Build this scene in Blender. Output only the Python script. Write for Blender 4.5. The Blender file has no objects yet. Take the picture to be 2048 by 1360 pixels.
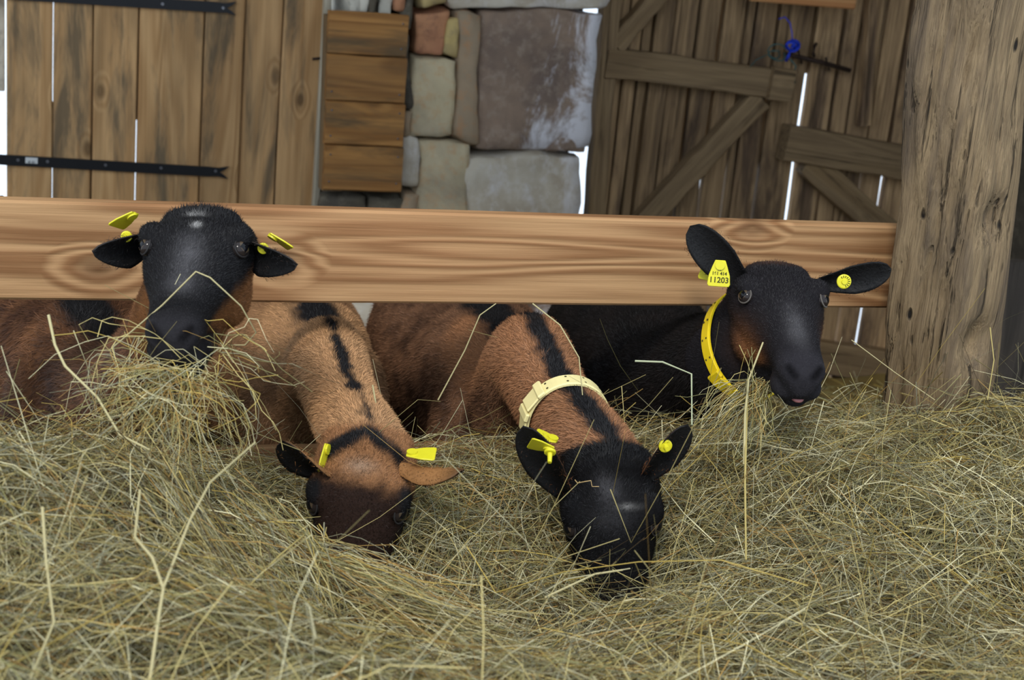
import bpy, bmesh, math, random
import numpy as np
from mathutils import Vector, Matrix, noise as mnoise
from mathutils.bvhtree import BVHTree

random.seed(7); rng = np.random.default_rng(11)
sc = bpy.context.scene
COL = sc.collection

# ------------------------------------------------------------------ camera
F = 3000.0                                    # focal length in pixels of a 2048 px wide frame
def unit(v):
    v = np.array(v, float); return v / np.linalg.norm(v)
_up = unit((1000, -10500, -3000))             # world up seen from the camera (right, down, forward)
_xw = np.array((8876, 20, 3000.)); _xw = unit(_xw - _up * _xw.dot(_up))
_yw = np.cross(_up, _xw)
R = np.array([_xw, _yw, _up])                 # camera (right, down, forward) -> world
CAM = np.array([0.0, 0.0, 1.7])
def ray(px, py): return R @ np.array([(px - 1024) / F, (py - 680) / F, 1.0])
def C(px, py, d): return CAM + ray(px, py) * d                       # at a distance
def W(px, py, Y):                                                    # on an upright plane of the barn
    r = ray(px, py); return CAM + r * (Y / r[1])
def D(r, dn, tw): return unit(R @ np.array([r, dn, -tw], float))     # a direction

cam_data = bpy.data.cameras.new('camera'); cam = bpy.data.objects.new('camera', cam_data); COL.objects.link(cam)
cam_data.sensor_width = 36.0; cam_data.lens = F / 2048 * 36.0
cam_data.clip_start = 0.05
m = Matrix(((R[0][0], -R[0][1], -R[0][2]), (R[1][0], -R[1][1], -R[1][2]), (R[2][0], -R[2][1], -R[2][2])))
cam.matrix_world = Matrix.Translation(Vector(CAM)) @ m.to_4x4()
cam_data.dof.use_dof = True; cam_data.dof.focus_distance = 2.25; cam_data.dof.aperture_fstop = 7.0
sc.camera = cam

# ------------------------------------------------------------------ light
world = bpy.data.worlds.new('overcast_sky'); sc.world = world; world.use_nodes = True
bg = world.node_tree.nodes['Background']
bg.inputs[0].default_value = (0.74, 0.86, 1.0, 1); bg.inputs[1].default_value = 1.8
sd = bpy.data.lights.new('hazy_sun', 'SUN'); sun = bpy.data.objects.new('hazy_sun', sd); COL.objects.link(sun)
sd.energy = 1.9; sd.angle = math.radians(11); sd.color = (1.0, 0.95, 0.86)
sun.rotation_euler = Vector((0.55, 0.85, -1.0)).to_track_quat('-Z', 'Y').to_euler()
sun.location = (-1, -3, 5)
sc.view_settings.view_transform = 'Standard'; sc.view_settings.look = 'None'
sc.view_settings.gamma = 1.0; sc.view_settings.use_curve_mapping = False
sc.view_settings.exposure = 0.0

# ------------------------------------------------------------------ helpers
def lin(r, g, b):
    return tuple(((c / 255) / 12.92 if c / 255 <= 0.04045 else ((c / 255 + 0.055) / 1.055) ** 2.4) for c in (r, g, b))

class NT:
    def __init__(s, name):
        s.m = bpy.data.materials.new(name); s.m.use_nodes = True
        s.t = s.m.node_tree; s.b = s.t.nodes['Principled BSDF']
    def n(s, typ, **kw):
        nd = s.t.nodes.new(typ)
        for k, v in kw.items():
            if k.startswith('i_'):
                key = k[2:]; key = int(key) if key.isdigit() else key
                s.set(nd.inputs[key], v)
            else: setattr(nd, k, v)
        return nd
    def set(s, inp, v):
        if hasattr(v, 'is_linked') or isinstance(v, bpy.types.NodeSocket): s.t.links.new(v, inp)
        elif isinstance(v, (tuple, list)) and len(v) == 3 and inp.type == 'RGBA': inp.default_value = (*v, 1)
        else: inp.default_value = v
    def math(s, op, a, b=0.0, clamp=False):
        nd = s.n('ShaderNodeMath', operation=op, use_clamp=clamp); s.set(nd.inputs[0], a); s.set(nd.inputs[1], b); return nd.outputs[0]
    def mix(s, f, a, b, blend='MIX'):
        nd = s.n('ShaderNodeMix', data_type='RGBA', blend_type=blend); s.set(nd.inputs[0], f); s.set(nd.inputs[6], a); s.set(nd.inputs[7], b); return nd.outputs[2]
    def ramp(s, f, *stops):
        nd = s.n('ShaderNodeValToRGB'); cr = nd.color_ramp
        while len(cr.elements) < len(stops): cr.elements.new(0.5)
        for e, (p, c) in zip(cr.elements, stops):
            e.position = p; e.color = (*c, 1) if isinstance(c, tuple) else (c, c, c, 1)
        s.set(nd.inputs[0], f); return nd.outputs[0]
    def noise(s, vec, scale, detail=3.0, rough=0.55, dist=0.0):
        nd = s.n('ShaderNodeTexNoise'); s.set(nd.inputs['Vector'], vec)
        nd.inputs['Scale'].default_value = scale; nd.inputs['Detail'].default_value = detail
        nd.inputs['Roughness'].default_value = rough; nd.inputs['Distortion'].default_value = dist
        return nd.outputs[0]
    def vmap(s, vec, scale=(1, 1, 1), loc=(0, 0, 0), rot=(0, 0, 0)):
        nd = s.n('ShaderNodeMapping'); s.set(nd.inputs[0], vec)
        nd.inputs['Location'].default_value = loc; nd.inputs['Scale'].default_value = scale; nd.inputs['Rotation'].default_value = rot
        return nd.outputs[0]
    def coords(s):                                        # object metres, shifted for every object
        tc = s.n('ShaderNodeTexCoord').outputs['Object']; oi = s.n('ShaderNodeObjectInfo')
        off = s.n('ShaderNodeVectorMath', operation='SCALE'); off.inputs[0].default_value = (13.1, 7.7, 5.3)
        s.t.links.new(oi.outputs['Random'], off.inputs['Scale'])
        ad = s.n('ShaderNodeVectorMath', operation='ADD'); s.t.links.new(tc, ad.inputs[0]); s.t.links.new(off.outputs[0], ad.inputs[1])
        return ad.outputs[0], oi.outputs['Random']
    def bump(s, h, strength, dist=0.004):
        nd = s.n('ShaderNodeBump'); nd.inputs['Strength'].default_value = strength; nd.inputs['Distance'].default_value = dist
        s.set(nd.inputs['Height'], h); s.t.links.new(nd.outputs[0], s.b.inputs['Normal'])
    def done(s, color=None, rough=0.7, spec=0.3):
        if color is not None: s.set(s.b.inputs['Base Color'], color)
        s.set(s.b.inputs['Roughness'], rough); s.set(s.b.inputs['Specular IOR Level'], spec)
        return s.m

def wood(name, light, dark, stain, axis='z', stain_amt=0.5, grain=1.0, knots=0.6, bump=0.5, vary=0.25, holes=0.0, rough=0.75, stain2=None, ring=.45, crack=0.0, knot_at=None):
    s = NT(name); co, rnd = s.coords()
    a = 0.07
    sc3 = {'z': (1, 1, a), 'x': (a, 1, 1), 'y': (1, a, 1)}[axis]
    st = s.vmap(co, sc3)
    # knots pull the grain aside
    kv = s.n('ShaderNodeTexVoronoi', voronoi_dimensions='2D'); kx = s.n('ShaderNodeSeparateXYZ'); s.t.links.new(co, kx.inputs[0]); kc = s.n('ShaderNodeCombineXYZ')
    s.t.links.new(kx.outputs[0] if axis == 'z' else kx.outputs[2], kc.inputs[0]); s.set(kc.inputs[1], s.math('MULTIPLY', kx.outputs[2] if axis == 'z' else kx.outputs[0], .55))
    s.t.links.new(kc.outputs[0], kv.inputs['Vector']); kv.inputs['Scale'].default_value = 4.5
    kd = kv.outputs['Distance']
    if knot_at:
        oc = s.n('ShaderNodeSeparateXYZ'); s.t.links.new(s.n('ShaderNodeTexCoord').outputs['Object'], oc.inputs[0]); kd = 9.0
        for kx_, kz_ in knot_at:
            dx = s.math('SUBTRACT', oc.outputs[0], kx_); dz = s.math('MULTIPLY', s.math('SUBTRACT', oc.outputs[2], kz_), .6)
            kd = s.math('MINIMUM', kd, s.math('MULTIPLY', s.math('SQRT', s.math('ADD', s.math('MULTIPLY', dx, dx), s.math('MULTIPLY', dz, dz))), 3.2))
    kn = s.ramp(kd, (0.0, 1.0), (0.16, 0.0)) if knots > 0 else 0.0
    base = s.noise(st, 9 * grain, 2, .5, .4)
    ph = s.math('ADD', s.math('MULTIPLY', base, 46.0), s.math('MULTIPLY', kn, 16.0 * knots))
    rings = s.math('MULTIPLY_ADD', s.math('SINE', ph), 0.5); s.t.nodes[-1].inputs[2].default_value = 0.5
    fine = s.noise(s.vmap(co, tuple(v if v == 1 else .02 for v in sc3)), 160 * grain, 3, .6)
    g = s.math('ADD', s.math('MULTIPLY', rings, ring), s.math('MULTIPLY', fine, 1.2 - ring))
    col = s.mix(s.ramp(g, (0.25, 0.0), (0.9, 1.0)), light, dark)
    if knots > 0:
        col = s.mix(s.math('MULTIPLY', s.ramp(kd, (0.03, 1.0), (0.085, 0.0)), knots), col, tuple(c * .35 for c in dark))
    big = s.noise(s.vmap(co, {'z': (1, 1, .22), 'x': (.22, 1, 1), 'y': (1, .22, 1)}[axis]), 7, 4, .62, .3)
    col = s.mix(s.math('MULTIPLY', s.ramp(big, (0.46, 0.0), (0.68, 1.0)), stain_amt), col, stain)
    if stain2 is not None:
        b2 = s.noise(s.vmap(co, {'z': (1, 1, .16), 'x': (.16, 1, 1), 'y': (1, .16, 1)}[axis], (3.3, 1.7, 9.1)), 11, 5, .66, .5)
        col = s.mix(s.math('MULTIPLY', s.ramp(b2, (0.50, 0.0), (0.64, 1.0)), .8), col, stain2)
    hs = s.n('ShaderNodeHueSaturation'); s.set(hs.inputs['Color'], col)
    s.set(hs.inputs['Value'], s.math('MULTIPLY_ADD', rnd, vary)); s.t.nodes[-1].inputs[2].default_value = 1 - vary / 2
    col = hs.outputs[0]
    h = g
    if crack > 0:
        ck = s.noise(s.vmap(co, tuple(v if v == 1 else .035 for v in sc3)), 48, 4, .7, .2)
        cm = s.math('MULTIPLY', s.ramp(ck, (.34, 1.0), (.42, 0.0)), crack); col = s.mix(cm, col, tuple(c * .22 for c in dark))
        h = s.math('SUBTRACT', h, s.math('MULTIPLY', cm, 1.6))
    if holes > 0:
        hv = s.n('ShaderNodeTexVoronoi'); s.set(hv.inputs['Vector'], s.vmap(co, {'z': (1, 1, .35), 'x': (.35, 1, 1), 'y': (1, .35, 1)}[axis])); hv.inputs['Scale'].default_value = 42
        hm = s.math('MULTIPLY', s.ramp(hv.outputs['Distance'], (0.10, 1.0), (0.2, 0.0)), s.ramp(s.noise(co, 9, 2), (.5, 0.0), (.62, 1.0)))
        col = s.mix(s.math('MULTIPLY', hm, holes), col, lin(28, 22, 18))
        h = s.math('SUBTRACT', h, s.math('MULTIPLY', hm, 1.5))
    s.bump(h, bump, .004)
    return s.done(col, rough, .25)

def plain(name, color, rough=0.5, spec=0.4, metal=0.0, var=0.12, scale=40):
    s = NT(name); co, rnd = s.coords()
    nz = s.noise(co, scale, 4, .6)
    col = s.mix(s.ramp(nz, (.3, 0.0), (.7, 1.0)), tuple(c * (1 - var) for c in color), tuple(min(1, c * (1 + var)) for c in color))
    s.b.inputs['Metallic'].default_value = metal
    s.bump(nz, .15, .001)
    return s.done(col, rough, spec)

def link(o, parent=None):
    COL.objects.link(o)
    if parent is not None: o.parent = parent
    return o
def mesh_obj(name, verts, faces, mat, parent=None, smooth=False):
    me = bpy.data.meshes.new(name); me.from_pydata([tuple(map(float, v)) for v in verts], [], [tuple(map(int, f)) for f in faces]); me.update()
    if mat: me.materials.append(mat)
    if smooth: me.polygons.foreach_set('use_smooth', [True] * len(me.polygons))
    return link(bpy.data.objects.new(name, me), parent)
def np_mesh(name, V, Fc, col=None, mat=None, smooth=False):
    """V (n,3), Fc (k,3 or 4); col (n,3) point colours"""
    V = np.ascontiguousarray(V, np.float32); Fc = np.ascontiguousarray(Fc, np.int32)
    me = bpy.data.meshes.new(name); me.vertices.add(len(V)); me.vertices.foreach_set('co', V.ravel())
    k = Fc.shape[1]; me.loops.add(Fc.size); me.loops.foreach_set('vertex_index', Fc.ravel())
    me.polygons.add(len(Fc)); me.polygons.foreach_set('loop_start', np.arange(0, Fc.size, k, dtype=np.int32))
    me.polygons.foreach_set('loop_total', np.full(len(Fc), k, np.int32))
    if smooth: me.polygons.foreach_set('use_smooth', np.ones(len(Fc), bool))
    me.update(calc_edges=True)
    if col is not None: set_col(me, col)
    if mat: me.materials.append(mat)
    return me
def set_col(me, col):
    at = me.attributes.new('coat', 'FLOAT_COLOR', 'POINT')
    c4 = np.ones((len(col), 4), np.float32); c4[:, :3] = col; at.data.foreach_set('color', c4.ravel())
def get_v(me):
    a = np.empty(len(me.vertices) * 3, np.float32); me.vertices.foreach_get('co', a); return a.reshape(-1, 3).astype(float)
def tag(o, label=None, cat=None, group=None, kind=None):
    if label: o['label'] = label
    if cat: o['category'] = cat
    if group: o['group'] = group
    if kind: o['kind'] = kind
    return o
def empty(name, loc=(0, 0, 0), parent=None):
    o = bpy.data.objects.new(name, None); o.location = tuple(map(float, loc)); o.empty_display_size = .05
    return link(o, parent)
def box_geo(x0, x1, y0, y1, z0, z1, bev=0.004):
    bm = bmesh.new(); bmesh.ops.create_cube(bm, size=1)
    for v in bm.verts: v.co = Vector(((x0 + x1) / 2 + v.co.x * (x1 - x0), (y0 + y1) / 2 + v.co.y * (y1 - y0), (z0 + z1) / 2 + v.co.z * (z1 - z0)))
    if bev: bmesh.ops.bevel(bm, geom=bm.edges[:], offset=bev, segments=1, affect='EDGES')
    return bm
def bm_obj(name, bm, mat, parent=None, smooth=False):
    me = bpy.data.meshes.new(name); bm.to_mesh(me); bm.free()
    if mat: me.materials.append(mat)
    if smooth: me.polygons.foreach_set('use_smooth', [True] * len(me.polygons))
    return link(bpy.data.objects.new(name, me), parent)
def box(name, x0, x1, y0, y1, z0, z1, mat, parent=None, bev=0.004):
    """mesh origin at the middle of the box (parents stand unrotated at the world origin or an offset)"""
    c = ((x0 + x1) / 2, (y0 + y1) / 2, (z0 + z1) / 2)
    o = bm_obj(name, box_geo(x0 - c[0], x1 - c[0], y0 - c[1], y1 - c[1], z0 - c[2], z1 - c[2], bev), mat, parent)
    o.location = c if parent is None else Vector(c) - parent.location
    return o
def plank(name, p0, p1, width, thick, mat, parent=None, face=(0, -1, 0), wob=0.0, seg=8, taper=0.0):
    """a board from p0 to p1 (middle of its two ends), its broad face towards `face`; edges waver by wob"""
    p0, p1 = np.array(p0, float), np.array(p1, float); L = np.linalg.norm(p1 - p0); t = (p1 - p0) / L
    fn = np.array(face, float); fn = unit(fn - t * fn.dot(t)); w = np.cross(t, fn)
    if wob == 0: seg = 1
    V = []; Fc = []; b = min(.004, thick * .25)
    for i in range(seg + 1):
        s_ = -L / 2 + L * i / seg
        wl = -width / 2 + random.uniform(-wob, wob); wr = width / 2 + random.uniform(-wob, wob); dz = random.uniform(-wob, wob) * .4
        if taper: wl *= 1 - taper * i / seg; wr *= 1 - taper * i / seg
        for a, c in ((wl + b, thick / 2), (wr - b, thick / 2), (wr, thick / 2 - b), (wr, -thick / 2), (wl, -thick / 2), (wl, thick / 2 - b)):
            V.append((a, c + dz, s_))
    for i in range(seg):
        for k in range(6):
            a, b2 = i * 6 + k, i * 6 + (k + 1) % 6; Fc.append((a, b2, b2 + 6, a + 6))
    Fc.append(tuple(range(6))[::-1]); Fc.append(tuple(range(seg * 6, seg * 6 + 6)))
    o = mesh_obj(name, V, Fc, mat, parent)
    M = Matrix(((w[0], fn[0], t[0]), (w[1], fn[1], t[1]), (w[2], fn[2], t[2]))).to_4x4()
    mid = (p0 + p1) / 2
    if parent is not None: mid = mid - np.array(parent.location)
    M.translation = Vector(mid); o.matrix_local = M
    bm = bmesh.new(); bm.from_mesh(o.data); bmesh.ops.recalc_face_normals(bm, faces=bm.faces); bm.to_mesh(o.data); bm.free()
    return o
def tube_geo(pts, rad, sides=6, closed_caps=True):
    pts = [np.array(p, float) for p in pts]; n = len(pts); V = []; Fc = []
    rad = [rad] * n if np.isscalar(rad) else rad
    ref = np.array([0.13, 0.31, 0.94])
    for i, p in enumerate(pts):
        t = unit(pts[min(i + 1, n - 1)] - pts[max(i - 1, 0)])
        a = np.cross(t, ref); a = unit(a) if np.linalg.norm(a) > 1e-4 else np.array([1., 0, 0]); b = np.cross(t, a)
        for k in range(sides):
            an = 2 * math.pi * k / sides; V.append(p + rad[i] * (math.cos(an) * a + math.sin(an) * b))
    for i in range(n - 1):
        for k in range(sides):
            a, b = i * sides + k, i * sides + (k + 1) % sides; Fc.append((a, b, b + sides, a + sides))
    if closed_caps: Fc.append(tuple(range(sides))[::-1]); Fc.append(tuple(range((n - 1) * sides, n * sides)))
    return V, Fc
def tube(name, pts, rad, mat, parent=None, sides=6):
    c = np.array(parent.location) if parent is not None else np.zeros(3)
    V, Fc = tube_geo([np.array(p) - c for p in pts], rad, sides); return mesh_obj(name, V, Fc, mat, parent, True)

# ------------------------------------------------------------------ materials
M_door = wood('planed_pine', lin(196, 156, 108), lin(164, 124, 80), lin(136, 108, 74), 'z', .7, 1.0, .9, .3, .30, stain2=lin(88, 78, 62))
M_hatch = wood('stained_pine', lin(170, 122, 68), lin(130, 88, 46), lin(120, 88, 54), 'z', .7, 1.2, .3, .35, .22, stain2=lin(84, 70, 50))
M_rail = wood('fresh_larch_board', lin(180, 141, 99), lin(130, 91, 57), lin(168, 120, 80), 'z', .45, 1.2, .7, .45, .0, ring=.6, knot_at=[(1.155 - float(W(px_, py_, 2.2606)[2]), float(W(px_, py_, 2.2606)[0]) - .455) for px_, py_ in ((196, 538), (1505, 452), (560, 520), (-220, 470))])
M_top = wood('fresh_larch_scrap', lin(196, 148, 98), lin(172, 116, 70), lin(180, 130, 84), 'x', .3, 1.0, .2, .3, .0)
M_old = wood('weathered_oak_plank', lin(182, 150, 110), lin(128, 102, 72), lin(104, 82, 60), 'z', .7, 1.6, .15, .7, .6, stain2=lin(72, 56, 44), ring=.25, crack=.7)
M_oldrail = wood('weathered_oak_rail', lin(144, 120, 88), lin(106, 86, 62), lin(120, 96, 64), 'z', .6, 1.3, .2, .7, .2, ring=.25, crack=.7)
M_post = wood('hewn_oak_post', lin(152, 130, 98), lin(104, 86, 64), lin(104, 88, 70), 'z', .6, 1.9, .0, 1.0, .0, 1.0, stain2=lin(84, 72, 60), ring=.14, crack=.85)
M_jamb = wood('grey_frame_timber', lin(190, 180, 158), lin(156, 146, 126), lin(140, 130, 114), 'z', .5, 1.2, .0, .4, .1)
M_gloom = wood('gloom_board', lin(62, 56, 50), lin(44, 40, 36), lin(50, 46, 44), 'z', .5, 1.4, .0, .5, .2, crack=.5)  # gloom right of the post is put into this dark colour
M_iron = plain('black_iron', lin(26, 26, 28), .45, .4, .3)
M_screw = plain('dull_screw', lin(120, 120, 124), .4, .5, .8)
M_rust = plain('rusty_iron', lin(58, 44, 36), .7, .3, .4, .3)
M_yellow = plain('yellow_plastic', lin(214, 204, 40), .42, .4, 0, .05)
M_collar_y = plain('yellow_collar', lin(238, 206, 30), .42, .4, 0, .05)
M_collar_c = plain('cream_collar', lin(236, 222, 158), .45, .4, 0, .05)
M_print = plain('black_print', lin(62, 60, 22), .6, .2)
M_blue = plain('blue_twine', lin(30, 60, 190), .6, .3)
M_green = plain('green_twine', lin(52, 88, 86), .6, .3)
M_floor = plain('packed_earth', lin(92, 80, 62), .9, .1, 0, .3, 12)
M_concrete = plain('concrete', lin(128, 122, 112), .9, .2, 0, .2, 8)
M_sun_stop = wood('sun_stop_boards', lin(108, 90, 68), lin(72, 58, 42), lin(66, 56, 46), 'x', .6)

def stone_mat(name, c1, c2, c3, lime_glare=0.0):
    s = NT(name); co, rnd = s.coords()
    n1 = s.noise(co, 6, 5, .6, .5); n2 = s.noise(co, 30, 5, .65)
    col = s.mix(s.ramp(n1, (.35, 0.0), (.65, 1.0)), c1, c2)
    col = s.mix(s.math('MULTIPLY', s.ramp(n2, (.5, 0.0), (.7, 1.0)), .6), col, c3)
    if lime_glare > 0:                                                     # limewash and salts streaked downwards, plus daylight glare painted in towards the right
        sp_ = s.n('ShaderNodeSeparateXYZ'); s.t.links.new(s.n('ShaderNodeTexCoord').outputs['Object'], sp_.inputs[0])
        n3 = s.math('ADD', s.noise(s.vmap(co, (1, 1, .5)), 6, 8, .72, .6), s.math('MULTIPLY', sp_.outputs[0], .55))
        col = s.mix(s.math('MULTIPLY', s.ramp(n3, (.51, 0.0), (.62, 1.0)), lime_glare), col, lin(224, 222, 226))
    s.bump(s.math('ADD', n1, s.math('MULTIPLY', n2, .5)), .6, .012)
    return s.done(col, .9, .2)
ST = {
    'red': stone_mat('red_sandstone', lin(186, 134, 98), lin(168, 116, 86), lin(112, 78, 66)),
    'cream': stone_mat('cream_sandstone', lin(198, 182, 148), lin(166, 152, 128), lin(192, 148, 104)),
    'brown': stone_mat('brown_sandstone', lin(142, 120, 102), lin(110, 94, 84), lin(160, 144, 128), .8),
    'side': stone_mat('mottled_sandstone', lin(136, 122, 102), lin(160, 138, 112), lin(178, 126, 82)),
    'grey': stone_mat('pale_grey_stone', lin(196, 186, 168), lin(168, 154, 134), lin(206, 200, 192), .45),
    'yellow': stone_mat('ochre_stone', lin(188, 164, 108), lin(160, 140, 100), lin(132, 118, 96)),
    'dark': stone_mat('dark_rubble', lin(96, 88, 74), lin(74, 68, 60), lin(120, 112, 96)),
    'white': stone_mat('whitened_stone', lin(206, 200, 184), lin(176, 170, 156), lin(120, 116, 108)),
}
M_mortar = stone_mat('dark_mortar', lin(70, 66, 56), lin(54, 50, 44), lin(88, 84, 72))

def coat_mat(name, rough=.85, spec=.06, nscale=260):
    s = NT(name); at = s.n('ShaderNodeAttribute', attribute_name='coat')
    tc = s.n('ShaderNodeTexCoord').outputs['Object']
    n1 = s.noise(tc, nscale, 3, .6); n2 = s.noise(tc, 22, 3, .6)
    v = s.math('ADD', s.math('MULTIPLY', n1, .55), s.math('MULTIPLY', n2, .45))
    hs = s.n('ShaderNodeHueSaturation'); s.t.links.new(at.outputs['Color'], hs.inputs['Color'])
    s.set(hs.inputs['Value'], s.math('MULTIPLY_ADD', v, 1.1)); s.t.nodes[-1].inputs[2].default_value = .45
    s.bump(n1, .35, .003)
    return s.done(hs.outputs[0], rough, spec)
M_coat = coat_mat('goat_coat'); M_ear = coat_mat('goat_ear', .6, .25)
def attr_mat(name, rough, spec, trans=0.0):
    s = NT(name); at = s.n('ShaderNodeAttribute', attribute_name='coat')
    if trans: s.b.inputs['Subsurface Weight'].default_value = 0
    return s.done(at.outputs['Color'], rough, spec)
M_fur = attr_mat('goat_fur', .55, .18); M_hay = attr_mat('dry_hay', .62, .3)

# ------------------------------------------------------------------ the barn
def struct(o): o['kind'] = 'structure'; return o
YW = 4.5
X = lambda px, py, Y=YW: float(W(px, py, Y)[0])
Z = lambda px, py, Y=YW: float(W(px, py, Y)[2])

floor = struct(box('floor', -2.4, 3.75, -3.0, 4.56, -.12, 0.0, M_floor, bev=0))
alley = struct(box('feed_alley_floor', -2.4, 3.75, -3.0, 2.20, 0.0, .45, M_concrete, bev=.01))
sun_stop_ceiling = struct(box('sun_stop_ceiling', -2.6, 3.95, 2.1, 5.2, 3.1, 3.2, M_sun_stop, bev=0))  # unseen, shaped for the light: front edge keeps sun off the back wall

xd0, xd1 = X(13, 200), X(637, 200)            # new plank door
xs1 = X(1164, 300)                            # right end of the masonry
xo0 = xs1 + .085                              # old door begins
wall = struct(box('wall_back', xd1 + .045, xs1 - .03, 4.54, 4.95, 0.0, 3.1, M_mortar, bev=0))
wall_l = struct(box('wall_left', -2.4, xd0 - .05, 4.50, 4.95, 0.0, 3.1, ST['cream'], bev=0))
struct(box('trim_3', xd0 - .05, xd0 - .004, 4.50, 4.60, 1.08, 2.3, ST['white'], bev=.003))
lint = struct(box('trim_1', xd0 - .25, xd1 + .2, 4.60, 4.80, 2.25, 2.45, M_oldrail))
lint2 = struct(box('wall_lintel', xd0 - .05, xd1 + .045, 4.60, 4.95, 2.45, 3.1, M_mortar, bev=0))
xr_end = 3.45
wall_r = struct(box('wall_right', xr_end, 3.95, 1.2, 4.95, 0.0, 3.1, ST['dark'], bev=0))
lint3 = struct(box('wall_lintel_old_door', xs1 - .03, xr_end, 4.62, 4.95, 2.3, 3.1, M_mortar, bev=0))

# --- stones of the back wall: corner pixels (top left, top right, bottom right, bottom left)
def stone(quad, mat, y0=4.47, depth=.10, n=10, amp=.012, rnd=.24, name='stone'):
    q = [W(px, py, y0 - depth * .6) for px, py in quad]
    pts = {}; V = []; Fc = []
    def vid(i, j, k):
        key = (i, j, k)
        if key not in pts: pts[key] = len(V); V.append((2 * i / n - 1, 2 * j / n - 1, 2 * k / n - 1))
        return pts[key]
    for a in range(n):
        for b in range(n):
            for s in (0, n):
                f1 = [vid(s, a, b), vid(s, a + 1, b), vid(s, a + 1, b + 1), vid(s, a, b + 1)]
                f2 = [vid(a, s, b), vid(a, s, b + 1), vid(a + 1, s, b + 1), vid(a + 1, s, b)]
                f3 = [vid(a, b, s), vid(a + 1, b, s), vid(a + 1, b + 1, s), vid(a, b + 1, s)]
                for f in (f1, f2, f3): Fc.append(f if s else f[::-1])
    seed = Vector((random.uniform(0, 50), random.uniform(0, 50), 0))
    cen = sum(q) / 4; out = []
    for p in V:
        p = np.array(p); sph = p / np.linalg.norm(p) * 1.22
        e = p * (1 - rnd) + sph * rnd
        e = np.clip(e, -1.02, 1.02)
        u, v = (e[0] + 1) / 2, (e[2] + 1) / 2
        top = q[0] * (1 - u) + q[1] * u; bot = q[3] * (1 - u) + q[2] * u
        w = bot * (1 - v) + top * v
        w = np.array([w[0], y0 + e[1] * depth, w[2]])
        nv = mnoise.noise_vector(Vector(w) * 7 + seed); nv2 = mnoise.noise_vector(Vector(w) * 24 + seed)
        w = w + np.array(nv) * amp * 1.6 + np.array(nv2) * amp * .5
        out.append(w)
    c = np.array([cen[0], y0, cen[2]])
    o = mesh_obj(name, [w - c for w in out], Fc, mat, wall, True)
    o.location = Vector(c) - wall.location
    bm = bmesh.new(); bm.from_mesh(o.data); bmesh.ops.recalc_face_normals(bm, faces=bm.faces); bm.to_mesh(o.data); bm.free()
    return o
S = [
    ([(820, 20), (897, 14), (886, 112), (818, 108)], 'red'),
    ([(893, 40), (914, 36), (912, 122), (884, 112)], 'yellow'),
    ([(818, 114), (906, 116), (904, 276), (812, 268)], 'cream'),
    ([(800, 218), (818, 216), (816, 268), (798, 268)], 'side'),
    ([(800, 268), (828, 264), (832, 376), (796, 374)], 'grey'),
    ([(830, 266), (932, 284), (922, 470), (824, 470)], 'cream'),
    ([(800, 378), (830, 378), (824, 470), (794, 470)], 'side'),
    ([(908, 22), (952, 18), (948, 298), (902, 276)], 'side'),
    ([(950, 14), (1204, 18), (1172, 300), (940, 304)], 'brown'),
    ([(1082, 300), (1128, 262), (1176, 270), (1168, 304)], 'brown'),
    ([(924, 304), (1162, 306), (1140, 500), (916, 490)], 'grey'),
    ([(890, -40), (1215, -40), (1210, 12), (890, 12)], 'grey'),
    ([(832, -40), (890, -40), (888, 14), (832, 18)], 'yellow'),
    ([(690, -30), (716, -30), (712, 34), (690, 34)], 'white'),
    ([(716, -30), (738, -30), (734, 36), (714, 36)], 'white'),
    ([(740, -30), (758, -30), (750, 38), (738, 38)], 'dark'),
    ([(760, -30), (780, -30), (778, 38), (752, 38)], 'white'),
    ([(782, -30), (806, -30), (804, 20), (782, 22)], 'red'),
    ([(800, 14), (822, -30), (824, 60), (802, 60)], 'dark'),
    ([(640, 386), (724, 388), (720, 480), (634, 470)], 'dark'),
    ([(726, 388), (798, 390), (794, 480), (722, 480)], 'dark'),
    ([(800, 60), (818, 60), (818, 216), (800, 216)], 'dark'),
]
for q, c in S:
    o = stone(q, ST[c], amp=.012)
# masonry courses lower down and higher up, mostly behind the goats and above the frame
for r_, (z0, z1) in enumerate(((.02, .26), (.27, .50), (Z(950, -40, 4.41) + .005, 1.9), (1.91, 2.2), (2.21, 2.5))):
    xx = xd1 + .06 + (r_ % 2) * .02
    while xx < xs1 - .05:
        w_ = min(random.uniform(.2, .38), xs1 - .01 - xx)
        if xs1 - xx - w_ < .12: w_ = xs1 - xx
        pr = []
        n_ = 5
        o = None
        V = [(xx, z1), (xx + w_, z1), (xx + w_, z0), (xx, z0)]
        # reuse stone() through pixels of the same plane
        def px_of(xv, zv, yv=4.47 - .06):
            c_ = R.T @ (np.array([xv, yv, zv]) - CAM); return (1024 + F * c_[0] / c_[2], 680 + F * c_[1] / c_[2])
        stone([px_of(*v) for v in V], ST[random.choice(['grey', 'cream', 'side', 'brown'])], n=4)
        xx += w_ + .012
for o in [c for c in wall.children]: pass

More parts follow.
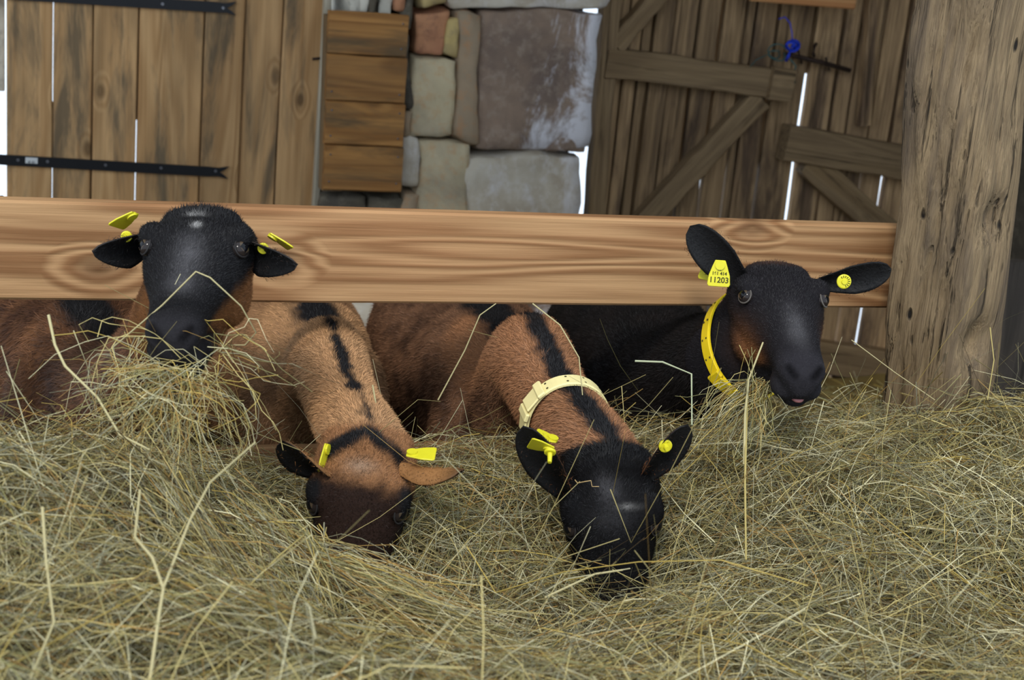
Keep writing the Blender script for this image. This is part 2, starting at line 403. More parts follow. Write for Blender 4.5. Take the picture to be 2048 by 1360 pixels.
# --- new plank door with strap hinges
door1 = struct(empty('door_1', (0, 0, 0)))
dl = [13, 106, 183.5, 273, 401, 479, 554, 637]
gp = [2.6, 2.2, 2.6, 2.2, 1.6, 1.6, 0]
for i in range(7):
    x0 = X(dl[i], 200); x1 = X(dl[i + 1] - gp[i], 200)
    o = plank('plank', ((x0 + x1) / 2, 4.46 + random.uniform(-.003, .003) + (.012 if i == 5 else 0), .06), ((x0 + x1) / 2, 4.46, 2.3), x1 - x0, .03, M_door, door1, wob=.0009, seg=6)
for zz in (.45, 1.95):
    plank('ledge', (xd0 + .04, 4.498, zz), (xd1 - .03, 4.498, zz), .12, .04, M_oldrail, door1)
for i_, z0_, z1_ in ((1, .06, 2.3), (3, .06, 2.3), (4, .06, 2.3), (5, .06, 2.3), (0, 1.34, 2.3), (2, 1.02, 2.3), (0, .9, 1.06)):
    xg = X(dl[i_ + 1] - 1, 200); plank('light_stop_strip', (xg, 4.486, z0_), (xg, 4.486, z1_), .05, .018, M_oldrail, door1)  # unseen strips added behind the gaps to keep daylight out
def strap(pxl, pyl, pxr, pyr, hw):
    a = W(pxl, pyl, 4.437); b = W(pxr, pyr, 4.437)
    t = unit(b - a); up = unit(np.cross(t, (0, -1.0, 0))); up = up * (1 if up[2] > 0 else -1)
    L = np.linalg.norm(b - a)
    prof = [(0, hw), (L - .065, hw * .95), (L - .03, hw * .85), (L + .0, hw * 1.25), (L - .012, hw * .55), (L - .026, 0.0), (L - .012, -hw * .55), (L, -hw * 1.25), (L - .03, -hw * .85), (L - .065, -hw * .95), (0, -hw)]
    bm = bmesh.new(); vs = [bm.verts.new(tuple(t * s_ + up * h_)) for s_, h_ in prof]
    f = bm.faces.new(vs); r = bmesh.ops.extrude_face_region(bm, geom=[f])
    for v in r['geom']:
        if isinstance(v, bmesh.types.BMVert): v.co.y -= .006
    bmesh.ops.recalc_face_normals(bm, faces=bm.faces)
    o = bm_obj('strap_hinge', bm, M_iron, door1); o.location = Vector(a)
    return o, a, t, up
st1, a1, t1, u1 = strap(-170, 309, 457, 345, .0150)
st2, a2, t2, u2 = strap(-170, -25, 472, 17, .0155)
def disc(name, p, r, h, mat, parent, axis=(0, -1, 0), sides=10):
    ax = np.array(axis, float); return tube(name, [np.array(p), np.array(p) + ax * h], r, mat, parent, sides)
class Off:                                       # an offset parent wrapper is not needed: children of hinges use local metres
    pass
def child_disc(par, px, py, r, mat, name='screw'):
    p = W(px, py, 4.431); V, Fc = tube_geo([np.array(p) - np.array(par.location), np.array(p) - np.array(par.location) + np.array((0, -.003, 0))], r, 8)
    return mesh_obj(name, V, Fc, mat, par)
for px, py in ((36, 320), (95, 323), (211, 330), (322, 336), (431, 342)): child_disc(st1, px, py, .0045, M_screw)
for px, py in ((325, 8), (446, 16)): child_disc(st2, px, py, .0045, M_screw)
s = NT('sticker_print'); tcn = s.n('ShaderNodeTexCoord').outputs['Object']
bars = s.math('GREATER_THAN', s.noise(s.vmap(tcn, (1, 0, 0)), 420, 2), .5)
sx = s.n('ShaderNodeSeparateXYZ'); s.t.links.new(tcn, sx.inputs[0])
low = s.math('MULTIPLY', s.math('LESS_THAN', sx.outputs[2], -.001), s.math('MULTIPLY', s.math('GREATER_THAN', sx.outputs[0], -.010), s.math('LESS_THAN', sx.outputs[0], .010)))
M_sticker = s.done(s.mix(s.math('MULTIPLY', bars, low), lin(205, 206, 204), lin(60, 60, 62)), .5, .3)
sp = W(63, 321, 4.430)
stk = bm_obj('price_sticker', box_geo(-.0165, .0165, -.0006, .0006, -.0085, .0085, 0), M_sticker, st1); stk.location = Vector(sp) - st1.location; stk.rotation_euler[1] = .02
door1['label'] = 'door of seven upright pine planks with two black strap hinges'

# --- grey frame timber beside the door
xj0, xj1 = X(632, 200), X(650, 200)
struct(box('trim_2', X(638, 200, 4.42), X(652, 200, 4.42), 4.42, 4.56, 0, 2.5, M_jamb))
box_n = tube('frame_nail', [W(625, 118, 4.44), W(646, 116, 4.44)], .004, M_rust); box_n.parent = bpy.data.objects['trim_2']; box_n.matrix_parent_inverse = bpy.data.objects['trim_2'].matrix_basis.inverted()

# --- hatch of four boards
hatch = empty('wall_hatch', W(730, 380, 4.34))
tag(hatch, 'hatch cover of four short horizontal pine boards on the stone wall', 'hatch')
hy = [(25, 110), (112, 203), (205, 290), (292, 381)]
for (ya, yb) in hy:
    ym = (ya + yb) / 2
    sh = (ym - 25) / 355 * -14
    a = W(656 + sh * .75, ym - 3, 4.34); b = W(815 + sh, ym + 3.5, 4.34)
    h_ = W(735, ya, 4.34)[2] - W(735, yb, 4.34)[2]
    a[2] = b[2] = (a[2] + b[2]) / 2
    bd = plank('board', a, b, h_, .026, M_hatch, hatch, wob=.0012, seg=5)
    for s_ in (-.43, .43):
        for q_ in (-.3, .3):
            if random.random() < .75:
                p = (a + b) / 2 + (b - a) * s_ + np.array((0, -.013, q_ * h_)); tube('nail_head', [p - hatch.location * 0, p + np.array((0, -.002, 0))], .0028, M_screw, hatch, 6)
for s_ in (.1, .9):
    a = W(656 + s_ * 150, 30, 4.385); b = W(645 + s_ * 150, 378, 4.385)
    plank('batten', a, b, .06, .062, M_oldrail, hatch)

# --- old double door
def old_leaf(name, edges, z0, z1, y, par_label, open_gaps=()):
    d = struct(empty(name)); d['label'] = par_label
    for (pxa, pxb, py) in edges:
        x0, x1 = X(pxa, py, y) + .0032, X(pxb, py, y) - .0032
        plank('plank', ((x0 + x1) / 2, y + random.uniform(-.008, .008), z0), ((x0 + x1) / 2 + random.uniform(-.006, .006), y + random.uniform(-.006, .006), z1), x1 - x0, .026, M_old, d, wob=.0030, seg=12)
    for i in range(len(edges) - 1):                          # unseen strips added outside most joints to stop daylight
        xg = (X(edges[i][1], 430, y) + X(edges[i + 1][0], 430, y)) / 2
        plank('light_stop_strip', (xg, y + .036, Z(edges[i][1], 335, y) if i in open_gaps else z0), (xg, y + .036, z1), .055, .016, M_old, d)
    return d
leafA = [(1178, 1212, 430), (1211, 1239, 430), (1241, 1260, 430), (1262, 1300, 430), (1301, 1345, 430), (1346, 1390, 430), (1392, 1435, 430), (1439, 1455, 430), (1456, 1500, 430), (1503, 1569, 430)]
door2 = old_leaf('door_2', leafA, .04, 2.3, 4.58, 'old weathered plank door leaf with a rail and long diagonal brace', (4, 5, 6, 8))
leafB = [(1575, 1628, 430), (1630, 1662, 430), (1664, 1708, 430), (1711, 1752, 430), (1754, 1830, 430), (1832, 1890, 430), (1892, 1960, 430), (1962, 2010, 430)]
door3 = old_leaf('door_3', leafB, .04, 2.3, 4.58, 'old weathered plank door leaf half hidden by the post', (2, 3))
def pxplank(name, A, B, wpx, thick, mat, par, y, wob=.004, seg=8):
    a, b = W(A[0], A[1], y), W(B[0], B[1], y); d_ = np.linalg.norm(a - CAM)
    return plank(name, a, b, wpx * d_ / F * .99, thick, mat, par, wob=wob, seg=seg)
pxplank('stile', (1224, -60), (1186, 470), 38, .05, M_oldrail, door2, 4.535)
pxplank('stile', (1186, 470), (1150, 860), 38, .05, M_oldrail, door2, 4.535)
pxplank('rail', (1208, 124), (1582, 171), 58, .055, M_oldrail, door2, 4.53)
pxplank('rail', (1160, 640), (1560, 690), 58, .055, M_oldrail, door2, 4.53)
pxplank('rail_end_block', (1540, 166), (1583, 172), 64, .03, M_oldrail, door2, 4.495, 0)
pxplank('brace', (1518, 196), (1262, 470), 46, .05, M_oldrail, door2, 4.535)
pxplank('brace', (1228, 92), (1350, -50), 36, .05, M_oldrail, door2, 4.535)
pxplank('rail', (1566, 285), (1860, 332), 70, .06, M_oldrail, door3, 4.53)
pxplank('brace', (1612, 322), (1800, 486), 52, .045, M_oldrail, door3, 4.535)
pxplank('edge_board', (1748, -60), (1728, 250), 22, .04, M_old, door3, 4.545)
pxplank('rail', (1560, 700), (1960, 760), 66, .06, M_oldrail, door3, 4.53)
pxplank('light_stop_board', (1636, -60), (1609, 146), 60, .022, M_old, door3, 4.61)  # unseen board added behind the leaf gap to hold back daylight
# bolt and twine on the old door
bolt = empty('door_bolt', W(1640, 125, 4.53)); tag(bolt, 'rusty iron slide bolt on the old plank door', 'bolt')
tube('bar', [W(1572, 108, 4.53), W(1640, 124, 4.53), W(1700, 141, 4.53)], .008, M_rust, bolt, 8)
for px, py in ((1600, 114), (1655, 128)):
    tube('staple', [W(px - 3, py - 12, 4.56), W(px - 3, py - 10, 4.515), W(px + 3, py + 10, 4.515), W(px + 3, py + 12, 4.56)], .004, M_rust, bolt)
tube('pull_handle', [W(1632, 88, 4.565), W(1629, 92, 4.53), W(1627, 108, 4.53), W(1628, 113, 4.565)], .006, M_rust, bolt)
def squiggle(c, n, r, turns, y):
    pts = []
    for i in range(n):
        t = i / (n - 1); a = t * turns * 2 * math.pi
        pts.append(W(c[0] + r * (.6 + .5 * math.sin(t * 9)) * math.cos(a), c[1] + r * .9 * (.6 + .4 * math.cos(t * 7)) * math.sin(a), y - .01 * math.sin(a * 1.7)))
    return pts
tw = empty('blue_twine', W(1584, 95, 4.5)); tag(tw, 'knot of bright blue baler twine tied round the door bolt', 'twine')
tube('knot', squiggle((1586, 92), 40, 13, 3.2, 4.50), .0042, M_blue, tw, 5)
tube('loose_end', [W(1582, 98, 4.50), W(1577, 112, 4.49), W(1572, 122, 4.50)], .0055, M_blue, tw, 5)
tube('loose_end', [W(1585, 86, 4.50), W(1584, 66, 4.5), W(1580, 46, 4.5), W(1570, 34, 4.5), W(1557, 38, 4.5)], .002, M_blue, tw, 5)
tg = empty('green_twine', W(1552, 105, 4.5)); tag(tg, 'loops of thin green twine hanging beside the blue knot', 'twine')
tube('loop', squiggle((1556, 106), 44, 20, 1.9, 4.49), .0022, M_green, tg, 5)
tube('loose_end', [W(1580, 118, 4.49), W(1592, 132, 4.49), W(1586, 150, 4.49), W(1590, 166, 4.5)], .0025, M_green, tg, 5)
tube('loose_end', [W(1538, 108, 4.49), W(1512, 120, 4.49), W(1500, 134, 4.50)], .0016, M_green, tg, 5)
# fresh board fixed across the top of the old door
fb = box('fresh_board', X(1500, 0, 4.44), X(1711, 0, 4.44), 4.43, 4.46, Z(1600, 10, 4.44), Z(1600, 10, 4.44) + .13, M_top)
tag(fb, 'fresh orange softwood board fixed across the top of the old plank door', 'board')
fb2 = box('board_cleat', X(1600, 0, 4.5) - .03, X(1600, 0, 4.5) + .03, 4.46, 4.57, Z(1600, 10, 4.44) + .02, Z(1600, 10, 4.44) + .12, M_oldrail)
fb2.parent = fb; fb2.matrix_parent_inverse = fb.matrix_basis.inverted()

# --- barrier boards and post
YB = 2.2606
rail = plank('barrier_board', (-.75, YB + .014, 1.1575), (1.66, YB + .014, 1.1525), .1505, .028, M_rail, None, wob=.0006, seg=10)
tag(rail, 'long fresh larch board across the feed opening above the goats', 'board')
lowb = plank('lower_barrier_board', (-.75, YB + .014, .760), (1.50, YB + .014, .755), .15, .028, M_rail, None, wob=.0006, seg=10)
tag(lowb, 'lower barrier board almost buried in hay under the goats necks', 'board')

def build_post():
    top, bot = W(1948, 0, 2.15), W(1872, 780, 2.15)
    ax = unit(top - bot); ctr_b = bot - ax * (bot[2] - .42) / ax[2]; L = (2.75 - .42) / ax[2]
    nz, na = 120, 72; V = []; Fc = []
    r0 = .079; rot = math.radians(28)
    fx = unit(np.cross((0, 1.0, 0), ax)); fy = np.cross(ax, fx)
    knot = W(1962, 690, 2.06)
    knot2 = W(2000, 440, 2.06)
    for i in range(nz + 1):
        c = ctr_b + ax * L * i / nz
        for k in range(na):
            an = 2 * math.pi * k / na
            cs, sn = math.cos(an - rot), math.sin(an - rot)
            sq = 1 / (abs(cs) ** 5 + abs(sn) ** 5) ** .2
            rr = r0 * sq
            p = c + fx * rr * math.cos(an) + fy * rr * math.sin(an)
            q = Vector(p)
            d = mnoise.noise(Vector((q.x * 9, q.y * 9, q.z * 3.2))) * .014 + mnoise.noise(Vector((q.x * 38, q.y * 38, q.z * 7))) * .009
            cr = mnoise.noise(Vector((q.x * 55 + 7, q.y * 55, q.z * 2.2)))
            d -= max(0, .22 - abs(cr)) * .045 * max(0, min(1, mnoise.noise(Vector((q.x * 5, q.y * 5 + 3, q.z * 2))) * 3 + .4))
            for kk, kr, kd_ in ((knot, .034, .04), (knot2, .03, .028)):
                dk = np.linalg.norm((p - kk) * np.array([1, .6, 1])); d -= kd_ * math.exp(-(dk / kr) ** 2)
            V.append(p + unit(p - c) * d)
    for i in range(nz):
        for k in range(na):
            a, b = i * na + k, i * na + (k + 1) % na; Fc.append((a, b, b + na, a + na))
    Fc.append(tuple(range(na))[::-1]); Fc.append(tuple(range(nz * na, nz * na + na)))
    base = ctr_b
    o = mesh_obj('timber_post', [v - base for v in V], Fc, M_post, None, True); o.location = Vector(base)
    tag(o, 'thick rough hewn old timber post with worm holes and a knot', 'post')
    return o
post = build_post()
# dark boarding beside the post
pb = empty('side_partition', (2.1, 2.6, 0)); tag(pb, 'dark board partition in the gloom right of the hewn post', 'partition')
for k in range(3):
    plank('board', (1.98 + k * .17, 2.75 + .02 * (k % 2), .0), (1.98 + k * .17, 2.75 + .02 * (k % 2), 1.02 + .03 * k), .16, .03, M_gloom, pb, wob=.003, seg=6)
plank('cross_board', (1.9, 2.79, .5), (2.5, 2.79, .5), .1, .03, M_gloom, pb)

# ------------------------------------------------------------------ goats
def loft(stations, n=24, p=2.0, under=0.0):
    """stations: (centre, lateral axis, up axis, half width, up radius, down radius)"""
    V = []; Fc = []
    for c, la, ua, hw, ru, rd in stations:
        for k in range(n):
            a = 2 * math.pi * k / n; sx, cz = math.sin(a), math.cos(a)
            sx = math.copysign(abs(sx) ** (2 / p), sx); cz = math.copysign(abs(cz) ** (2 / p), cz)
            w = hw * sx
            if cz < 0: w *= 1 + under * cz
            V.append(c + la * w + ua * (ru if cz > 0 else rd) * cz)
    m_ = len(stations)
    for i in range(m_ - 1):
        for k in range(n):
            a, b = i * n + k, i * n + (k + 1) % n; Fc.append((a, b, b + n, a + n))
    Fc.append(tuple(range(n))[::-1]); Fc.append(tuple(range((m_ - 1) * n, m_ * n)))
    return V, Fc
def ellipsoid(c, ax, r, nu=16, nv=10):
    V = []; Fc = []
    for j in range(nv + 1):
        th = math.pi * j / nv
        for i in range(nu):
            ph = 2 * math.pi * i / nu
            l = np.array((r[0] * math.sin(th) * math.cos(ph), r[1] * math.sin(th) * math.sin(ph), r[2] * math.cos(th)))
            V.append(c + ax @ l)
    for j in range(nv):
        for i in range(nu):
            a, b = j * nu + i, j * nu + (i + 1) % nu; Fc.append((a, b, b + nu, a + nu))
    return V, Fc
def polyline_dist(P, pts):
    best = np.full(len(P), 9.0); par = np.zeros(len(P))
    for i in range(len(pts) - 1):
        a, b = pts[i], pts[i + 1]; ab = b - a
        t = np.clip(((P - a) @ ab) / ab.dot(ab), 0, 1); d = np.linalg.norm(P - a - t[:, None] * ab, axis=1)
        k = d < best; best[k] = d[k]; par[k] = (i + t[k]) / (len(pts) - 1)
    return best, par
def vnoise(P, f, seed=0.0):
    """smooth value noise on a lattice, numpy"""
    Q = P * f + seed; I = np.floor(Q).astype(np.int64); U = Q - I; U = U * U * (3 - 2 * U); out = 0
    for dx in (0, 1):
        for dy in (0, 1):
            for dz in (0, 1):
                h = (I[:, 0] + dx) * 374761393 + (I[:, 1] + dy) * 668265263 + (I[:, 2] + dz) * 2147483647
                h = (h ^ (h >> 13)) * 1274126177; h = ((h ^ (h >> 16)) & 0xffff) / 65535.0
                w = (U[:, 0] if dx else 1 - U[:, 0]) * (U[:, 1] if dy else 1 - U[:, 1]) * (U[:, 2] if dz else 1 - U[:, 2])
                out = out + h * w
    return out
def sstep(x, a, b):
    t = np.clip((x - a) / (b - a), 0, 1); return t * t * (3 - 2 * t)

def make_goat(key, label, eye, eye_d, a_dir, eyeline, withers, wz, rump, neck, scheme, seed, scale=1.0, jaw=0.0):
    root = empty('goat'); tag(root, label, 'goat', 'goats feeding at the barrier')
    pieces = []
    # ---- head frame: Y to the nose, Z off the forehead
    yl = unit(a_dir); xl = np.array(eyeline, float); xl = unit(xl - yl * xl.dot(yl)); zl = np.cross(xl, yl)
    if zl @ (CAM - C(eye[0], eye[1], eye_d)) < 0: xl = -xl; zl = -zl
    A = np.array([xl, yl, zl]).T
    E0 = C(eye[0], eye[1], eye_d)
    O = E0 - A @ np.array((0, .072, .0)) * scale
    H = lambda x, y, z: O + A @ (np.array((x, y, z), float) * scale)
    hs = [(-.040, .038, -.026, -.085), (-.025, .058, -.010, -.100), (0, .067, .006, -.112), (.03, .070, .018, -.122), (.055, .068, .024, -.127), (.083, .063, .022, -.126),
          (.11, .056, .016, -.117), (.135, .048, .008, -.104), (.16, .041, .003, -.093), (.185, .036, -.001, -.084), (.21, .0345, -.004, -.078), (.232, .034, -.008, -.074), (.25, .030, -.015, -.068), (.262, .021, -.025, -.058)]
    st = [(H(0, y, (t + b) / 2 + .01), xl, zl, w * scale, (t - (t + b) / 2 - .01) * scale, ((t + b) / 2 + .01 - b) * scale) for y, w, t, b in hs]
    pieces.append(loft(st, 28, 2.35, .42))
    jz = -.02 * jaw
    js = [(.03, .030, -.10, -.130), (.08, .032, -.10, -.136), (.13, .026, -.085, -.122 + jz * .4), (.17, .021, -.075 + jz * .6, -.106 + jz * .7), (.205, .019, -.066 + jz, -.096 + jz), (.232, .017, -.064 + jz, -.090 + jz), (.244, .010, -.068 + jz, -.084 + jz)]
    pieces.append(loft([(H(0, y, (t + b) / 2), xl, zl, w * scale, (t - b) / 2 * scale, (t - b) / 2 * scale) for y, w, t, b in js], 18, 2.2))
    for sg in (-1, 1):
        pieces.append(ellipsoid(H(sg * .052, .064, .006), A, np.array((.018, .026, .013)) * scale))
        pieces.append(ellipsoid(H(sg * .037, .055, -.075), A, np.array((.026, .055, .042)) * scale))
        pieces.append(ellipsoid(H(sg * .017, .243, -.026), A, np.array((.0155, .017, .015)) * scale))
        pieces.append(ellipsoid(H(sg * .017, .222, -.060), A, np.array((.019, .030, .018)) * scale))
    pieces.append(ellipsoid(H(0, .012, .004), A, np.array((.050, .030, .012)) * scale))
    # ---- trunk
    Wp = np.array([*C(*withers)[:2], wz]); b = C(*rump)[:2] - Wp[:2]; b = unit((b[0], b[1], 0)); side = np.cross(b, (0, 0, 1.0)); up = np.array((0, 0, 1.0))
    ts = [(-.14, .045, -.14, -.27), (-.09, .085, -.07, -.33), (-.03, .105, -.015, -.36), (.05, .122, .0, -.37), (.16, .150, -.012, -.38), (.32, .185, -.02, -.41), (.45, .19, -.022, -.40), (.56, .155, -.016, -.33), (.65, .12, -.04, -.26), (.71, .06, -.09, -.20)]
    st = []
    for s_, hw, t, bt in ts:
        mid = t * .58 + bt * .42 if True else 0
        st.append((Wp + b * s_ + up * mid, side, up, hw, t - mid, mid - bt))
    pieces.append(loft(st, 32, 2.15, .12))
    topline = [Wp + b * s_ + up * t for s_, hw, t, bt in ts[2:]]
    # shoulders and legs
    for sg in (-1, 1):
        sh = Wp + b * .0 + side * sg * .095 + up * -.22
        pieces.append(ellipsoid(sh, np.array([side, b, up]).T, (.045, .07, .14)))
        zf = Wp[2]
        for base, off, pts_ in ((b * .0 + side * sg * .085, 0, ((0, -.30, .05), (.01, -.50, .030), (0, -.56, .032), (0, -.74, .02), (0, -.79, .026), (-.02, -(zf - .02), .028))),
                                (b * .58 + side * sg * .095, 0, ((0, -.22, .085), (-.06, -.40, .055), (.05, -.55, .030), (.04, -.74, .020), (.035, -.79, .026), (.015, -(zf - .02), .028)))):
            st = [(Wp + base + b * p_[0] + up * p_[1], side, b, p_[2], p_[2] * 1.15, p_[2] * 1.15) for p_ in pts_]
            pieces.append(loft(st, 12))
    tl = [Wp + b * .66 + up * -.06, Wp + b * .74 + up * -.03, Wp + b * .79 + up * .02]
    pieces.append(loft([(p_, side, unit(np.cross(side, b)), r_, r_, r_) for p_, r_ in zip(tl, (.025, .02, .008))], 10))
    # ---- neck
    nst = [(Wp + b * .06 + up * -.17, .10, .155), (Wp + b * -.05 + up * -.145, .088, .125)]
    for px, py, d, r1, r2 in neck: nst.append((C(px, py, d), r1, r2))
    nst.append((H(0, .0, -.052), .052 * scale, .060 * scale)); nst.append((H(0, .045, -.055), .046 * scale, .055 * scale))
    # resample smoothly
    cs = np.array([q[0] for q in nst]); rs = np.array([(q[1], q[2]) for q in nst]); N = 26
    tt = np.linspace(0, len(nst) - 1, N)
    def cr(arr, t):
        i = int(min(max(math.floor(t), 0), len(arr) - 2)); f = t - i
        p0, p1, p2, p3 = arr[max(i - 1, 0)], arr[i], arr[i + 1], arr[min(i + 2, len(arr) - 1)]
        return .5 * ((2 * p1) + (-p0 + p2) * f + (2 * p0 - 5 * p1 + 4 * p2 - p3) * f * f + (-p0 + 3 * p1 - 3 * p2 + p3) * f ** 3)
    cc = [cr(cs, t) for t in tt]; rr = [cr(rs, t) for t in tt]
    st = []; dorsal = []; rings = []
    for i in range(N):
        t = unit(cc[min(i + 1, N - 1)] - cc[max(i - 1, 0)]); f = i / (N - 1)
        ref = up * (1 - f) + (zl * .6 - yl * .8) * f * .9 + up * .15
        ua = ref - t * ref.dot(t); ua = unit(ua); la = np.cross(t, ua)
        st.append((cc[i], la, ua, rr[i][0], rr[i][1], rr[i][1])); dorsal.append(cc[i] + ua * rr[i][1]); rings.append((cc[i], t, la, ua))
    pieces.append(loft(st, 24))
    # ---- one skin over all of it
    V = []; Fc = []
    for pv, pf in pieces:
        o_ = len(V); V += [tuple(p_) for p_ in pv]; Fc += [tuple(i_ + o_ for i_ in f_) for f_ in pf]
    tmp = mesh_obj('tmp', V, Fc, None)
    bm = bmesh.new(); bm.from_mesh(tmp.data); bmesh.ops.recalc_face_normals(bm, faces=bm.faces); bm.to_mesh(tmp.data); bm.free()
    md = tmp.modifiers.new('r', 'REMESH'); md.mode = 'VOXEL'; md.voxel_size = .0048
    sm = tmp.modifiers.new('s', 'SMOOTH'); sm.factor = .5; sm.iterations = 9
    dg = bpy.context.evaluated_depsgraph_get(); me = bpy.data.meshes.new_from_object(tmp.evaluated_get(dg)); me.name = 'body'
    bpy.data.objects.remove(tmp)
    P = get_v(me)
    L = (P - O) @ A / scale                                           # head coordinates
    # nostrils and mouth
    for sg in (-1, 1):
        for (nx, ny, nz_) in ((.013, .259, -.026), (.018, .255, -.021), (.0215, .249, -.018)):
            dd = np.linalg.norm(L - np.array((sg * nx, ny, nz_)), axis=1)
            P -= (np.exp(-(dd / .0050) ** 2) * .0045)[:, None] * yl
    inhead = sstep(L[:, 1], -.05, -.01) * (np.abs(L[:, 0]) < .11) * (np.abs(L[:, 2] + .05) < .13)
    inhead = inhead * (np.linalg.norm(L - np.array((0, .1, -.05)), axis=1) < .2)
    # relief of the skin
    P += ((vnoise(P, 14, seed) - .5) * .006 * (1 - inhead))[:, None] * unit((.3, -.6, .5))
    me.vertices.foreach_set('co', P.astype(np.float32).ravel()); me.update()
    L = (P - O) @ A / scale
    nz1 = vnoise(P, 26, seed + 3); nz2 = vnoise(P, 70, seed + 9); nz = (nz1 - .5) * .6 + (nz2 - .5) * .4
    dist_d, par = polyline_dist(P, dorsal[4:]); dist_t, par_t = polyline_dist(P, topline)
    col = scheme(P, L, inhead, nz, dist_d, par, dist_t, par_t)
    # dark nostrils, lips
    for sg in (-1, 1):
        for (nx, ny, nz_) in ((.013, .259, -.026), (.018, .255, -.021), (.0215, .249, -.018)):
            dd = np.linalg.norm(L - np.array((sg * nx, ny, nz_)), axis=1); k = np.exp(-(dd / .0055) ** 2)[:, None]; col = col * (1 - k) + np.array(lin(8, 7, 8)) * k
    set_col(me, col); me.materials.clear(); me.materials.append(M_coat)
    me.polygons.foreach_set('use_smooth', np.ones(len(me.polygons), bool))
    body = link(bpy.data.objects.new('body', me), root)
    nv = np.empty(len(me.vertices) * 3, np.float32); me.vertices.foreach_get('normal', nv); nv = nv.reshape(-1, 3).astype(float)
    G = dict(root=root, body=body, P=P, N=nv, col=col, L=L, A=A, O=O, H=H, xl=xl, yl=yl, zl=zl, b=b, inhead=inhead, rings=rings, scale=scale, Wp=Wp, seed=seed, dorsal=dorsal)
    bvh = BVHTree.FromPolygons([Vector(p_) for p_ in P], [tuple(pl.vertices) for pl in me.polygons]); G['bvh'] = bvh
    # ---- eyes
    for sg in (-1, 1):
        out = unit(A @ np.array((sg * .80, .26, .54))); e0 = H(sg * .035, .076, -.014)
        hit = bvh.ray_cast(Vector(e0 + out * .1), Vector(-out)); sp_ = np.array(hit[0]) if hit[0] else H(sg * .063, .072, -.01)
        make_eye(root, sp_ - out * .0080, out, yl, zl, M_lid_pale if key == 'g4' else M_lid)
    return G

s_ = NT('goat_eye'); tc_ = s_.n('ShaderNodeTexCoord').outputs['Object']; sx_ = s_.n('ShaderNodeSeparateXYZ'); s_.t.links.new(tc_, sx_.inputs[0])
r2 = s_.math('SQRT', s_.math('ADD', s_.math('POWER', sx_.outputs[0], 2.0), s_.math('POWER', sx_.outputs[1], 2.0)))
pup = s_.math('MULTIPLY', s_.math('LESS_THAN', s_.math('ABSOLUTE', sx_.outputs[0]), .0078), s_.math('LESS_THAN', s_.math('ABSOLUTE', sx_.outputs[1]), .0056))
iris = s_.mix(s_.math('LESS_THAN', r2, .0088), lin(40, 34, 32), lin(74, 62, 48))
M_eye = s_.done(s_.mix(pup, iris, (.004, .004, .005)), .05, .22)
M_lid = plain('eyelid_skin', lin(40, 37, 36), .6, .2); M_lid_pale = plain('pale_eyelid_skin', lin(92, 86, 80), .6, .2)
def make_eye(root, c, out, yl, zl, lid=None):
    # local z looks out of the head, x runs along the slit
    z_ = out; x_ = unit(yl - z_ * yl.dot(z_)); y_ = np.cross(z_, x_)
    M4 = Matrix(((x_[0], y_[0], z_[0]), (x_[1], y_[1], z_[1]), (x_[2], y_[2], z_[2]))).to_4x4(); M4.translation = Vector(c)
    V, Fc = ellipsoid(np.zeros(3), np.eye(3), (.0140, .0132, .0128), 20, 14)
    e = mesh_obj('eye', V, Fc, M_eye, root, True); e.matrix_local = M4
    V = []; Fc = []; n, k_ = 24, 8
    for i in range(n):
        a = 2 * math.pi * i / n
        ex, ey = .0136 * math.cos(a) * (1.12 if math.cos(a) > 0 else 1.0), .0122 * math.sin(a)
        for j in range(k_):
            q = 2 * math.pi * j / k_
            V.append((ex + .0013 * math.cos(q) * math.cos(a), ey + .0013 * math.cos(q) * math.sin(a), .0046 + .0013 * math.sin(q)))
    for i in range(n):
        for j in range(k_):
            Fc.append((i * k_ + j, ((i + 1) % n) * k_ + j, ((i + 1) % n) * k_ + (j + 1) % k_, i * k_ + (j + 1) % k_))
    l = mesh_obj('eyelid', V, Fc, lid or M_lid, e, True)

